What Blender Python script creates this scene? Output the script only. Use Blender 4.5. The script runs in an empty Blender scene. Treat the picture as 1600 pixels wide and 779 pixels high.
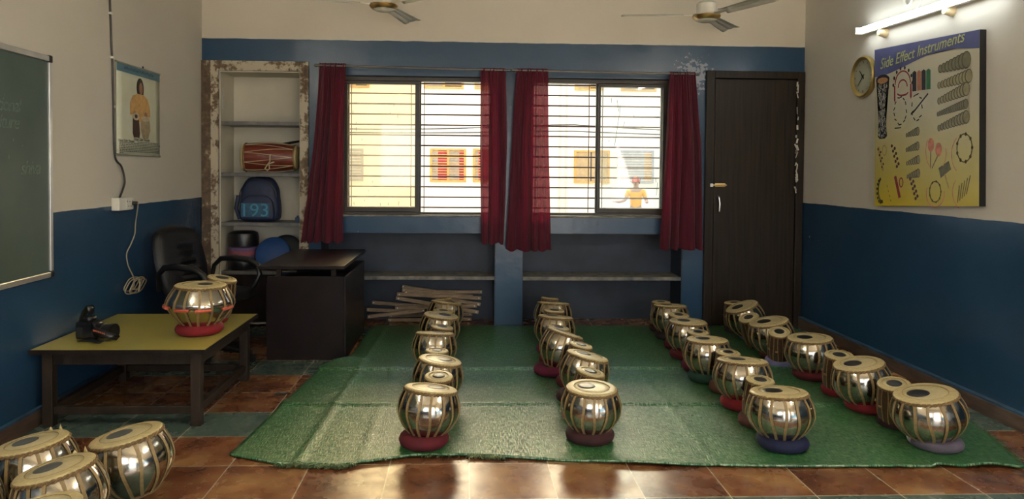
import bpy, bmesh, math, random
from mathutils import Vector, Matrix, noise
random.seed(7)
S = bpy.context.scene
COL = S.collection
PI = math.pi

# ---------------------------------------------------------------- camera, sky, sun, lights, exposure
cam_d = bpy.data.cameras.new('camera'); cam = bpy.data.objects.new('camera', cam_d); COL.objects.link(cam)
F_PX = 1120.5
cam_d.sensor_fit = 'HORIZONTAL'; cam_d.sensor_width = 36; cam_d.lens = F_PX / 1600 * 36
cam_d.shift_x = (800 - 776.75) / 1600; cam_d.shift_y = (296.53 - 389.5) / 1600
cam_d.clip_start = .05; cam_d.clip_end = 200
pit, yaw, rol = -.02613, .04248, .00804
fw = Vector((math.sin(yaw)*math.cos(pit), math.cos(yaw)*math.cos(pit), math.sin(pit)))
rt = Vector((math.cos(yaw), -math.sin(yaw), 0)); up = rt.cross(fw)
rt2 = math.cos(rol)*rt + math.sin(rol)*up; up2 = -math.sin(rol)*rt + math.cos(rol)*up
mm = Matrix((rt2, up2, -fw)).transposed().to_4x4(); mm.translation = (0, 0, 1.18726)
cam.matrix_world = mm
S.camera = cam

S.view_settings.view_transform = 'Standard'; S.view_settings.look = 'None'
S.view_settings.gamma = 1; S.view_settings.use_curve_mapping = False
S.view_settings.exposure = 1.4
S.cycles.max_bounces = 10; S.cycles.diffuse_bounces = 5; S.cycles.glossy_bounces = 4
S.cycles.transparent_max_bounces = 16; S.cycles.sample_clamp_indirect = 6
S.cycles.caustics_reflective = False; S.cycles.caustics_refractive = False

W = bpy.data.worlds.new('sky'); S.world = W; W.use_nodes = True
bg = W.node_tree.nodes['Background']; bg.inputs[0].default_value = (.78, .88, 1, 1); bg.inputs[1].default_value = 1.35
sun_d = bpy.data.lights.new('sun', 'SUN'); sun = bpy.data.objects.new('sun', sun_d); COL.objects.link(sun)
sun_d.energy = 48; sun_d.angle = .01; sun_d.color = (1, .89, .70)
sun.rotation_euler = Vector((.82, .565, -.364)).to_track_quat('-Z', 'Y').to_euler()

def area(name, loc, d, sx, sy, power, color):
    l = bpy.data.lights.new(name, 'AREA'); l.shape = 'RECTANGLE'; l.size = sx; l.size_y = sy; l.energy = power; l.color = color
    o = bpy.data.objects.new(name, l); COL.objects.link(o); o.location = loc
    o.rotation_euler = Vector(d).to_track_quat('-Z', 'Y').to_euler(); return o
# daylight coming in through the two openings of the wall behind the camera
area('daylight_doorway', (1.15, -1.64, 1.05), (0, 1, 0), 1.6, 1.95, 6, (1, .90, .76))
area('daylight_rear_window', (-.75, -1.64, 1.45), (0, 1, 0), 1.5, 1.05, 5, (1, .93, .84))

# ---------------------------------------------------------------- room numbers
YB, XL, XR, YF, ZC = 5.45, -1.976, 2.598, -1.7, 2.78
T, X0, Y0 = .32, .018, 2.564

# ---------------------------------------------------------------- helpers
def link(o): COL.objects.link(o); return o
def bm_box(bm, x0, x1, y0, y1, z0, z1):
    v = [bm.verts.new((x, y, z)) for x in (x0, x1) for y in (y0, y1) for z in (z0, z1)]
    for f in ((0,1,3,2), (4,6,7,5), (0,4,5,1), (2,3,7,6), (0,2,6,4), (1,5,7,3)): bm.faces.new([v[i] for i in f])
    return v
def bm_obox(bm, c, size, rot=None):
    v = bm_box(bm, -size[0]/2, size[0]/2, -size[1]/2, size[1]/2, -size[2]/2, size[2]/2)
    M = Matrix.Translation(Vector(c)) @ (rot.to_4x4() if rot else Matrix())
    for q in v: q.co = M @ q.co
    return v
def bm_bar(bm, a, b, w, h, roll=0):
    a, b = Vector(a), Vector(b); d = b - a
    q = d.to_track_quat('X', 'Z').to_matrix() @ Matrix.Rotation(roll, 3, 'X')
    return bm_obox(bm, (a + b) / 2, (d.length, w, h), q)
def bm_tube(bm, pts, r, n=8, closed=False):
    pts = [Vector(p) for p in pts]; m = len(pts); rings = []; prev = None
    for i, p in enumerate(pts):
        if closed: t = pts[(i+1) % m] - pts[(i-1) % m]
        else: t = pts[min(i+1, m-1)] - pts[max(i-1, 0)]
        t.normalize()
        u = prev - t * prev.dot(t) if prev is not None else t.orthogonal()
        u.normalize(); prev = u; w = t.cross(u)
        rr = r[i] if isinstance(r, (list, tuple)) else r
        rings.append([bm.verts.new(p + rr*(math.cos(2*PI*k/n)*u + math.sin(2*PI*k/n)*w)) for k in range(n)])
    for i in range(m if closed else m-1):
        a, b = rings[i], rings[(i+1) % m]
        for k in range(n): bm.faces.new((a[k], a[(k+1) % n], b[(k+1) % n], b[k]))
    if not closed:
        bm.faces.new(rings[0][::-1]); bm.faces.new(rings[-1])
def bm_lathe(bm, prof, n=32, M=None, sx=1, sy=1):
    rings = []; M = M or Matrix()
    for r, z in prof:
        if r < 1e-6: rings.append([bm.verts.new(M @ Vector((0, 0, z)))])
        else: rings.append([bm.verts.new(M @ Vector((sx*r*math.cos(2*PI*k/n), sy*r*math.sin(2*PI*k/n), z))) for k in range(n)])
    for a, b in zip(rings, rings[1:]):
        for k in range(n):
            k2 = (k+1) % n
            if len(a) == 1 and len(b) == 1: continue
            if len(a) == 1: bm.faces.new((a[0], b[k2], b[k]))
            elif len(b) == 1: bm.faces.new((a[k], a[k2], b[0]))
            else: bm.faces.new((a[k], a[k2], b[k2], b[k]))
def bm_grid(bm, fn, nu, nv):
    g = [[bm.verts.new(fn(i/nu, j/nv)) for i in range(nu+1)] for j in range(nv+1)]
    for j in range(nv):
        for i in range(nu): bm.faces.new((g[j][i], g[j][i+1], g[j+1][i+1], g[j+1][i]))
def obj(name, bm, mat, parent=None, smooth=True, bevel=0, solid=0, sub=0, angle=40, loc=None):
    if isinstance(bm, bpy.types.Mesh): me = bm
    else:
        bmesh.ops.recalc_face_normals(bm, faces=bm.faces)
        me = bpy.data.meshes.new(name); bm.to_mesh(me); bm.free()
        me.materials.append(mat)
        if smooth:
            for p in me.polygons: p.use_smooth = True
            me.set_sharp_from_angle(angle=math.radians(angle))
    o = link(bpy.data.objects.new(name, me))
    if parent: o.parent = parent
    if loc: o.location = loc
    if solid:
        m = o.modifiers.new('solid', 'SOLIDIFY'); m.thickness = solid; m.offset = 0
    if bevel:
        m = o.modifiers.new('bevel', 'BEVEL'); m.width = bevel; m.segments = 2; m.limit_method = 'ANGLE'
    if sub:
        m = o.modifiers.new('sub', 'SUBSURF'); m.levels = sub; m.render_levels = sub
    return o
def B(): return bmesh.new()
def boxes(*bs):
    bm = B()
    for b in bs: bm_box(bm, *b)
    return bm
def tag(o, label, cat, group=None, kind=None):
    o['label'] = label; o['category'] = cat
    if group: o['group'] = group
    if kind: o['kind'] = kind
    return o
def thing(name, label, cat, loc=(0, 0, 0), rotz=0, group=None):
    o = link(bpy.data.objects.new(name, None)); o.location = loc; o.rotation_euler = (0, 0, rotz); o.empty_display_size = .05
    return tag(o, label, cat, group)
def struct(name, bm, mat, parent=None, **k):
    o = obj(name, bm, mat, parent, **k)
    if not parent: o['kind'] = 'structure'
    return o
def text_mesh(body, size, mat, fn=None, shear=0, extrude=.0006, spacing=1):
    """lettering as a mesh; fn maps local (x, y, z) to the surface"""
    c = bpy.data.curves.new('lettering', 'FONT'); c.body = body; c.size = size; c.shear = shear; c.extrude = extrude
    c.resolution_u = 3; c.space_character = spacing
    t = link(bpy.data.objects.new('lettering', c)); bpy.context.view_layer.update()
    me = bpy.data.meshes.new_from_object(t.evaluated_get(bpy.context.evaluated_depsgraph_get()))
    bpy.data.objects.remove(t); bpy.data.curves.remove(c)
    if fn:
        for v in me.vertices: v.co = fn(v.co)
    me.materials.clear(); me.materials.append(mat); return me

# ---------------------------------------------------------------- materials
def newmat(name):
    m = bpy.data.materials.new(name); m.use_nodes = True
    return m, m.node_tree, m.node_tree.nodes['Principled BSDF']
def nd(nt, t, **k):
    n = nt.nodes.new(t)
    for a, b in k.items(): setattr(n, a, b)
    return n
def rgb(c): return (c[0], c[1], c[2], 1)
def mat(name, col, rough=.5, metal=0, spec=.5, var=.12, scale=12, bump=0, bscale=80, col2=None, stretch=None, coat=0, sheen=0):
    m, nt, p = newmat(name)
    p.inputs['Roughness'].default_value = rough; p.inputs['Metallic'].default_value = metal
    p.inputs['Specular IOR Level'].default_value = spec; p.inputs['Coat Weight'].default_value = coat
    p.inputs['Sheen Weight'].default_value = sheen
    tc = nd(nt, 'ShaderNodeTexCoord'); mp = nd(nt, 'ShaderNodeMapping'); nt.links.new(tc.outputs['Object'], mp.inputs[0])
    if stretch: mp.inputs['Scale'].default_value = stretch
    nz = nd(nt, 'ShaderNodeTexNoise'); nz.inputs['Scale'].default_value = scale; nz.inputs['Detail'].default_value = 5
    nt.links.new(mp.outputs[0], nz.inputs['Vector'])
    rp = nd(nt, 'ShaderNodeValToRGB'); rp.color_ramp.elements[0].position = .3; rp.color_ramp.elements[1].position = .7
    c2 = col2 or tuple(min(1, c*(1+var)) for c in col)
    rp.color_ramp.elements[0].color = rgb(tuple(c*(1-var) for c in col) if not col2 else col); rp.color_ramp.elements[1].color = rgb(c2)
    nt.links.new(nz.outputs['Fac'], rp.inputs[0]); nt.links.new(rp.outputs[0], p.inputs['Base Color'])
    if bump:
        n2 = nd(nt, 'ShaderNodeTexNoise'); n2.inputs['Scale'].default_value = bscale; nt.links.new(mp.outputs[0], n2.inputs['Vector'])
        b = nd(nt, 'ShaderNodeBump'); b.inputs['Strength'].default_value = bump; b.inputs['Distance'].default_value = .01
        nt.links.new(n2.outputs['Fac'], b.inputs['Height']); nt.links.new(b.outputs[0], p.inputs['Normal'])
    return m
def mathn(nt, op, a, b=None, c=None):
    n = nd(nt, 'ShaderNodeMath', operation=op)
    for i, v in enumerate((a, b, c)):
        if v is None: continue
        if isinstance(v, (int, float)): n.inputs[i].default_value = v
        else: nt.links.new(v, n.inputs[i])
    return n.outputs[0]
def mix(nt, f, a, b):
    n = nd(nt, 'ShaderNodeMix', data_type='RGBA')
    for s, v in ((n.inputs['Factor'], f), (n.inputs['A'], a), (n.inputs['B'], b)):
        if isinstance(v, (int, float)): s.default_value = v
        elif isinstance(v, tuple): s.default_value = rgb(v)
        else: nt.links.new(v, s)
    return n.outputs['Result']
CREAM = (.60, .565, .49); BLUE = (.018, .058, .118)
def paint(name, zsplit, low=BLUE, high=CREAM, patch=None, bluerough=.25):
    """two-tone wall paint: gloss colour below a hand-painted line, matt cream above, scuffs and small white chips"""
    m, nt, p = newmat(name)
    g = nd(nt, 'ShaderNodeNewGeometry'); sp = nd(nt, 'ShaderNodeSeparateXYZ'); nt.links.new(g.outputs['Position'], sp.inputs[0])
    def nz(scale, det=3):
        n = nd(nt, 'ShaderNodeTexNoise'); n.inputs['Scale'].default_value = scale; n.inputs['Detail'].default_value = det
        nt.links.new(g.outputs['Position'], n.inputs['Vector']); return n.outputs['Fac']
    wob = mathn(nt, 'MULTIPLY', mathn(nt, 'SUBTRACT', nz(6), .5), .012)
    up_ = mathn(nt, 'GREATER_THAN', mathn(nt, 'ADD', sp.outputs['Z'], wob), zsplit)
    var = nz(2.2, 6)
    lo = mix(nt, var, tuple(c*.82 for c in low), tuple(c*1.2 for c in low))
    chip = mathn(nt, 'GREATER_THAN', nz(26, 2), .80)
    lo = mix(nt, chip, lo, (.42, .44, .44))
    if patch:
        px, pz, pr = patch
        d = mathn(nt, 'SQRT', mathn(nt, 'ADD', mathn(nt, 'POWER', mathn(nt, 'SUBTRACT', sp.outputs['X'], px), 2), mathn(nt, 'POWER', mathn(nt, 'SUBTRACT', sp.outputs['Z'], pz), 2)))
        fall = mathn(nt, 'SUBTRACT', 1, mathn(nt, 'DIVIDE', d, pr))
        msk = mathn(nt, 'GREATER_THAN', mathn(nt, 'ADD', fall, mathn(nt, 'MULTIPLY', mathn(nt, 'SUBTRACT', nz(38, 6), .5), 3.0)), .55)
        lo = mix(nt, mathn(nt, 'MULTIPLY', msk, .55), lo, (.42, .46, .52))
    hi = mix(nt, var, tuple(c*.93 for c in high), tuple(min(1, c*1.06) for c in high))
    nt.links.new(mix(nt, up_, lo, hi), p.inputs['Base Color'])
    nt.links.new(mathn(nt, 'ADD', mathn(nt, 'MULTIPLY', up_, .75-bluerough), mathn(nt, 'ADD', bluerough-.05, mathn(nt, 'MULTIPLY', var, .1))), p.inputs['Roughness'])
    b = nd(nt, 'ShaderNodeBump'); b.inputs['Strength'].default_value = .25; b.inputs['Distance'].default_value = .012
    nt.links.new(nz(9, 4), b.inputs['Height']); nt.links.new(b.outputs[0], p.inputs['Normal'])
    return m
def floor_mat():
    m, nt, p = newmat('slate_tiles')
    g = nd(nt, 'ShaderNodeNewGeometry'); sp = nd(nt, 'ShaderNodeSeparateXYZ'); nt.links.new(g.outputs['Position'], sp.inputs[0])
    u = mathn(nt, 'DIVIDE', mathn(nt, 'SUBTRACT', sp.outputs['X'], X0), T); v = mathn(nt, 'DIVIDE', mathn(nt, 'SUBTRACT', sp.outputs['Y'], Y0), T)
    fu = mathn(nt, 'PINGPONG', u, .5); fv = mathn(nt, 'PINGPONG', v, .5)
    gr = mathn(nt, 'LESS_THAN', mathn(nt, 'MINIMUM', fu, fv), .0075)
    iu = mathn(nt, 'FLOOR', u); iv = mathn(nt, 'FLOOR', v)
    green = mathn(nt, 'GREATER_THAN', mathn(nt, 'FLOORED_MODULO', mathn(nt, 'ADD', iv, .5), 3), 2)
    cx = nd(nt, 'ShaderNodeCombineXYZ'); nt.links.new(iu, cx.inputs[0]); nt.links.new(iv, cx.inputs[1])
    wn = nd(nt, 'ShaderNodeTexWhiteNoise', noise_dimensions='2D'); nt.links.new(cx.outputs[0], wn.inputs['Vector'])
    def nz(scale, det=5, off=None):
        n = nd(nt, 'ShaderNodeTexNoise'); n.inputs['Scale'].default_value = scale; n.inputs['Detail'].default_value = det
        va = nd(nt, 'ShaderNodeVectorMath', operation='ADD'); nt.links.new(g.outputs['Position'], va.inputs[0])
        vs = nd(nt, 'ShaderNodeVectorMath', operation='SCALE'); vs.inputs['Scale'].default_value = 7; nt.links.new(cx.outputs[0], vs.inputs[0])
        nt.links.new(vs.outputs[0], va.inputs[1]); nt.links.new(va.outputs[0], n.inputs['Vector']); return n.outputs['Fac']
    r = nd(nt, 'ShaderNodeValToRGB'); e = r.color_ramp.elements
    e[0].position = .27; e[0].color = (.075, .024, .012, 1); e[1].position = .74; e[1].color = (.33, .175, .066, 1)
    e2 = r.color_ramp.elements.new(.5); e2.color = (.17, .062, .026, 1)
    nt.links.new(mathn(nt, 'ADD', nz(5, 3), mathn(nt, 'MULTIPLY', mathn(nt, 'SUBTRACT', wn.outputs['Value'], .5), .18)), r.inputs[0])
    gcol = mix(nt, nz(7), (.05, .085, .07), (.115, .16, .125))
    c = mix(nt, green, r.outputs[0], gcol); c = mix(nt, gr, c, (.50, .41, .28))
    nt.links.new(c, p.inputs['Base Color'])
    nt.links.new(mathn(nt, 'ADD', .17, mathn(nt, 'MULTIPLY', nz(11), .2)), p.inputs['Roughness'])
    h = mathn(nt, 'SUBTRACT', nz(16), mathn(nt, 'MULTIPLY', gr, .6))
    p.inputs['IOR'].default_value = 1.52
    b = nd(nt, 'ShaderNodeBump'); b.inputs['Strength'].default_value = .06; b.inputs['Distance'].default_value = .006
    nt.links.new(h, b.inputs['Height']); nt.links.new(b.outputs[0], p.inputs['Normal'])
    return m
def mat_weave():
    m, nt, p = newmat('woven_green_plastic')
    g = nd(nt, 'ShaderNodeNewGeometry'); 
    def wave(sx, sy, sz):
        mp = nd(nt, 'ShaderNodeMapping'); mp.inputs['Scale'].default_value = (sx, sy, sz); nt.links.new(g.outputs['Position'], mp.inputs[0])
        n = nd(nt, 'ShaderNodeTexNoise'); n.inputs['Scale'].default_value = 1; n.inputs['Detail'].default_value = 2; nt.links.new(mp.outputs[0], n.inputs['Vector']); return n.outputs['Fac']
    a = wave(26, 210, 1); b_ = wave(210, 26, 1); c_ = wave(3, 3, 1); d_ = wave(14, 1.2, 1); e_ = wave(2.5, 45, 1)
    h = mathn(nt, 'MAXIMUM', a, b_)
    col = mix(nt, mathn(nt, 'MULTIPLY', mathn(nt, 'ADD', c_, d_), .5), (.010, .100, .026), (.028, .185, .048))
    thr = mathn(nt, 'GREATER_THAN', mathn(nt, 'ADD', mathn(nt, 'MULTIPLY', b_, .6), mathn(nt, 'MULTIPLY', a, .6)), .66)
    col = mix(nt, mathn(nt, 'MULTIPLY', thr, .5), col, (.20, .26, .07))
    dk_ = mathn(nt, 'GREATER_THAN', mathn(nt, 'MULTIPLY', mathn(nt, 'ADD', a, e_), .5), .60)
    col = mix(nt, mathn(nt, 'MULTIPLY', dk_, .6), col, (.006, .045, .018))
    nt.links.new(col, p.inputs['Base Color'])
    hs = nd(nt, 'ShaderNodeMapRange'); nt.links.new(h, hs.inputs[0]); hs.inputs[1].default_value = .46; hs.inputs[2].default_value = .66
    nt.links.new(mathn(nt, 'ADD', .30, mathn(nt, 'MULTIPLY', hs.outputs[0], .14)), p.inputs['Roughness'])
    nt.links.new(mathn(nt, 'ADD', .12, mathn(nt, 'MULTIPLY', hs.outputs[0], 1.0)), p.inputs['Specular IOR Level'])
    col = mix(nt, mathn(nt, 'MULTIPLY', mathn(nt, 'SUBTRACT', 1, hs.outputs[0]), .5), col, (.004, .035, .014)); nt.links.new(col, p.inputs['Base Color'])
    p.inputs['IOR'].default_value = 2.0
    b = nd(nt, 'ShaderNodeBump'); b.inputs['Strength'].default_value = .3; b.inputs['Distance'].default_value = .004
    nt.links.new(hs.outputs[0], b.inputs['Height']); nt.links.new(b.outputs[0], p.inputs['Normal'])
    return m
def cloth_mat(name, col, trans=.35):
    m, nt, p = newmat(name)
    p.inputs['Base Color'].default_value = rgb(col); p.inputs['Roughness'].default_value = .85; p.inputs['Sheen Weight'].default_value = .2
    tr = nd(nt, 'ShaderNodeBsdfTranslucent'); tr.inputs[0].default_value = (col[0]*1.6, col[1]*1.2, col[2]*1.2, 1)
    tp = nd(nt, 'ShaderNodeBsdfTransparent'); tp.inputs[0].default_value = (1, .5, .5, 1)
    m1 = nd(nt, 'ShaderNodeMixShader'); m1.inputs[0].default_value = trans
    m2 = nd(nt, 'ShaderNodeMixShader')
    g = nd(nt, 'ShaderNodeNewGeometry'); mp = nd(nt, 'ShaderNodeMapping'); mp.inputs['Scale'].default_value = (300, 300, 300); nt.links.new(g.outputs['Position'], mp.inputs[0])
    n = nd(nt, 'ShaderNodeTexNoise'); n.inputs['Scale'].default_value = 1; nt.links.new(mp.outputs[0], n.inputs['Vector'])
    nt.links.new(mathn(nt, 'MULTIPLY', n.outputs['Fac'], .12), m2.inputs[0])
    nt.links.new(p.outputs[0], m1.inputs[1]); nt.links.new(tr.outputs[0], m1.inputs[2])
    nt.links.new(m1.outputs[0], m2.inputs[1]); nt.links.new(tp.outputs[0], m2.inputs[2])
    nt.links.new(m2.outputs[0], nt.nodes['Material Output'].inputs[0]); return m
def glass_mat(name, tint, dust):
    m, nt, p = newmat(name)
    tp = nd(nt, 'ShaderNodeBsdfTransparent'); tp.inputs[0].default_value = rgb(tint)
    gl = nd(nt, 'ShaderNodeBsdfGlossy'); gl.inputs['Roughness'].default_value = .03
    fr = nd(nt, 'ShaderNodeFresnel'); fr.inputs[0].default_value = 1.45
    tl = nd(nt, 'ShaderNodeBsdfTranslucent'); tl.inputs[0].default_value = (.85, .82, .72, 1)
    m1 = nd(nt, 'ShaderNodeMixShader'); nt.links.new(fr.outputs[0], m1.inputs[0]); nt.links.new(tp.outputs[0], m1.inputs[1]); nt.links.new(gl.outputs[0], m1.inputs[2])
    m2 = nd(nt, 'ShaderNodeMixShader'); g = nd(nt, 'ShaderNodeNewGeometry')
    n = nd(nt, 'ShaderNodeTexNoise'); n.inputs['Scale'].default_value = 4; nt.links.new(g.outputs['Position'], n.inputs['Vector'])
    nt.links.new(mathn(nt, 'MULTIPLY', n.outputs['Fac'], dust*2), m2.inputs[0])
    nt.links.new(m1.outputs[0], m2.inputs[1]); nt.links.new(tl.outputs[0], m2.inputs[2])
    nt.links.new(m2.outputs[0], nt.nodes['Material Output'].inputs[0]); return m
def emis(name, col, st):
    m, nt, p = newmat(name)
    p.inputs['Base Color'].default_value = rgb(col); p.inputs['Emission Color'].default_value = rgb(col); p.inputs['Emission Strength'].default_value = st; return m
def peel_mat():
    m, nt, p = newmat('peeling_paint')
    g = nd(nt, 'ShaderNodeNewGeometry')
    n = nd(nt, 'ShaderNodeTexNoise'); n.inputs['Scale'].default_value = 13; n.inputs['Detail'].default_value = 9; n.inputs['Roughness'].default_value = .7
    nt.links.new(g.outputs['Position'], n.inputs['Vector'])
    sp = nd(nt, 'ShaderNodeSeparateXYZ'); nt.links.new(g.outputs['Position'], sp.inputs[0])
    # the paint has come off most on the outer left post
    left = mathn(nt, 'MULTIPLY', mathn(nt, 'LESS_THAN', sp.outputs['X'], -1.905), .16)
    right = mathn(nt, 'MULTIPLY', mathn(nt, 'GREATER_THAN', sp.outputs['X'], -1.215), .05)
    r = nd(nt, 'ShaderNodeValToRGB'); e = r.color_ramp.elements
    e[0].position = .50; e[0].color = (.50, .44, .33, 1); e[1].position = .56; e[1].color = (.17, .115, .07, 1)
    e3 = e.new(.70); e3.color = (.09, .06, .04, 1)
    f = mathn(nt, 'ADD', n.outputs['Fac'], mathn(nt, 'ADD', left, right))
    nt.links.new(f, r.inputs[0]); nt.links.new(r.outputs[0], p.inputs['Base Color']); p.inputs['Roughness'].default_value = .8
    b = nd(nt, 'ShaderNodeBump'); b.inputs['Strength'].default_value = .6; b.inputs['Distance'].default_value = .006; b.invert = True
    nt.links.new(r.outputs[0], b.inputs['Height']); nt.links.new(b.outputs[0], p.inputs['Normal']); return m
def poster_mat():
    m, nt, p = newmat('poster_print')
    g = nd(nt, 'ShaderNodeNewGeometry'); sp = nd(nt, 'ShaderNodeSeparateXYZ'); nt.links.new(g.outputs['Position'], sp.inputs[0])
    f = mathn(nt, 'DIVIDE', mathn(nt, 'SUBTRACT', sp.outputs['Z'], 1.0), .95)
    r = nd(nt, 'ShaderNodeValToRGB'); e = r.color_ramp.elements
    e[0].position = 0; e[0].color = (.55, .43, .015, 1); e[1].position = .62; e[1].color = (.50, .47, .35, 1)
    e2 = e.new(.28); e2.color = (.50, .43, .13, 1)
    nt.links.new(f, r.inputs[0]); nt.links.new(r.outputs[0], p.inputs['Base Color']); p.inputs['Roughness'].default_value = .38; return m

M = {}
M['left'] = paint('paint_left', .974); M['right'] = paint('paint_right', .964)
M['back'] = paint('paint_back', 2.159, low=(.026, .068, .130), patch=(1.735, 1.93, .2), high=(.66, .60, .50))
M['front'] = paint('paint_front', .97); M['cream'] = mat('cream_paint', (.60, .565, .49), .75, var=.06, scale=3)
M['ceiling'] = mat('ceiling_white', (.68, .66, .60), .85, var=.04, scale=2)
M['niche'] = mat('niche_cream', (.60, .56, .45), .7, var=.06, scale=4)
M['floor'] = floor_mat(); M['weave'] = mat_weave()
M['peel'] = peel_mat()
M['baseboard'] = mat('baseboard_brown', (.055, .035, .025), .4, var=.6, scale=7, col2=(.17, .11, .08), stretch=(1, .6, 4))
M['bluetrim'] = mat('blue_edge', (.035, .085, .15), .4, var=.4, scale=9)
M['darkwood'] = mat('dark_wood', (.016, .011, .009), .38, spec=.22, var=.35, scale=4, stretch=(9, 9, 1), bump=.08, bscale=40)
M['doorwood'] = mat('door_wood', (.022, .015, .010), .42, spec=.22, var=.4, scale=3, stretch=(16, 16, .7), bump=.05)
M['deskwood'] = mat('desk_laminate', (.013, .009, .009), .33, spec=.22, var=.3, scale=6, bump=.03)
M['stonegrey'] = mat('shelf_stone', (.10, .10, .10), .45, var=.5, scale=20, col2=(.17, .165, .155))
M['chipwhite'] = mat('chipped_edge', (.09, .095, .10), .6, scale=16, col2=(.28, .26, .22))
M['curtain'] = cloth_mat('crimson_curtain', (.115, .006, .022))
M['steel'] = mat('steel', (.62, .62, .60), .28, 1, var=.1)
M['winframe'] = mat('window_frame_brown', (.035, .028, .020), .45, var=.3, scale=9)
M['grille'] = mat('grille_rust', (.075, .028, .024), .5, var=.3)
M['glass'] = glass_mat('dusty_glass_cream', (.93, .88, .76), .10); M['glassb'] = glass_mat('clear_glass_bluish', (.88, .93, .97), .07)
M['gold'] = mat('brass', (.75, .52, .22), .3, 1, var=.1)
M['white'] = mat('white_plastic', (.72, .70, .62), .4, var=.04)
M['offwhite'] = mat('off_white_enamel', (.62, .60, .52), .35, var=.06)
M['black'] = mat('black_plastic', (.008, .008, .009), .3, var=.2)
M['leather'] = mat('black_leather', (.007, .007, .008), .36, spec=.3, var=.2, bump=.12, bscale=120)
M['yellow'] = mat('yellow_laminate', (.36, .315, .075), .32, var=.06, scale=3)
M['tablewood'] = mat('table_wood', (.016, .011, .008), .55, spec=.22, var=.5, scale=5, col2=(.040, .028, .019), stretch=(5, 5, 1), bump=.15)
M['alu'] = mat('aluminium', (.60, .59, .56), .35, .8, var=.1)
M['board'] = mat('chalkboard_green', (.044, .074, .063), .5, scale=2.5, col2=(.074, .108, .094))
M['chalk'] = mat('chalk', (.13, .18, .155), .9, var=.3, scale=60)
M['cable'] = mat('dark_cable', (.03, .028, .024), .5); M['wirecream'] = mat('cream_wire', (.40, .34, .24), .5)
# drums
M['shell'] = mat('nickel_brass', (.47, .435, .365), .13, 1, var=.08, scale=5, bump=.02, bscale=25)
M['wood_shell'] = mat('dark_sheesham', (.060, .026, .014), .3, var=.4, scale=5, stretch=(6, 6, 1), coat=.3)
M['skin'] = mat('drum_skin', (.50, .42, .225), .36, var=.12, scale=7)
M['skin2'] = mat('drum_skin_rim', (.46, .37, .18), .42, var=.16, scale=9)
M['syahi'] = mat('syahi_paste', (.014, .014, .016), .36, var=.3, scale=40, bump=.05)
M['syahigrey'] = mat('syahi_worn_grey', (.075, .080, .078), .42, var=.2, scale=40)
M['seam'] = mat('seam_dark', (.16, .11, .05), .6)
M['strap'] = mat('hide_strap', (.27, .185, .080), .5, var=.2, scale=10)
M['braid'] = mat('hide_braid', (.19, .115, .045), .55, var=.35, scale=30, bump=.4, bscale=60)
M['peg'] = mat('red_peg', (.48, .085, .05), .4, var=.2); M['pegwood'] = mat('wood_peg', (.30, .17, .07), .5)
def velvet(n, c): return mat(n, c, .85, var=.25, scale=14, bump=.2, bscale=50)
M['r_crimson'] = velvet('crimson_velvet', (.085, .003, .008)); M['r_red'] = velvet('red_velvet', (.17, .004, .008)); M['r_magenta'] = velvet('magenta_velvet', (.11, .004, .028))
M['r_maroon'] = velvet('maroon_velvet', (.035, .007, .008)); M['r_brown'] = velvet('brown_cloth', (.10, .035, .022)); M['r_navy'] = velvet('navy_cloth', (.005, .008, .038))
M['r_green'] = velvet('dark_green_cloth', (.010, .045, .026)); M['r_lavender'] = velvet('lavender_cloth', (.20, .19, .36)); M['r_grey'] = velvet('grey_lavender_cloth', (.11, .09, .12))
M['r_pale'] = velvet('pale_pink_cloth', (.42, .34, .38)); M['r_pink'] = velvet('pink_cloth', (.50, .19, .25)); M['r_dark'] = velvet('blackish_cloth', (.018, .012, .012))

# ---------------------------------------------------------------- the setting
struct('floor', boxes((XL-.1, XR+.1, YF-.1, YB+.34, -.1, 0)), M['floor'], smooth=False)
struct('ceiling', boxes((XL-.1, XR+.1, YF-.1, YB+.34, ZC, ZC+.12)), M['ceiling'], smooth=False)
struct('wall_left', boxes((XL-.12, XL, YF-.1, YB+.34, 0, ZC)), M['left'], smooth=False)
struct('wall_right', boxes((XR, XR+.12, YF-.1, YB+.34, 0, ZC)), M['right'], smooth=False)
y0, y1, yr = YB, YB+.34, YB+.30
struct('wall_back', boxes(
    (XL, -1.85, y0, y1, 0, ZC), (-1.85, -1.25, y0, y1, 1.92, ZC), (-1.25, -1.10, y0, y1, 0, ZC),
    (-1.10, .222, y0, y1, .715, .845), (-1.10, -.95, y0, y1, .845, ZC), (-.95, .19, y0, y1, 1.9, ZC),
    (.19, .49, y0, y1, .845, ZC), (.222, .43, y0, y1, 0, .845), (.43, 1.665, y0, y1, .715, .845),
    (.49, 1.57, y0, y1, 1.9, ZC), (1.57, 1.665, y0, y1, .845, ZC), (1.665, 1.83, y0, y1, 0, ZC),
    (1.83, XR, y0, y1, 1.955, ZC), (1.83, XR, y0+.2, y1, 0, 1.955),
    (-1.10, .222, yr, y1, 0, .715), (.43, 1.665, yr, y1, 0, .715), (-1.85, -1.25, yr+.02, y1, 0, 1.92)), M['back'], smooth=False)
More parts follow.
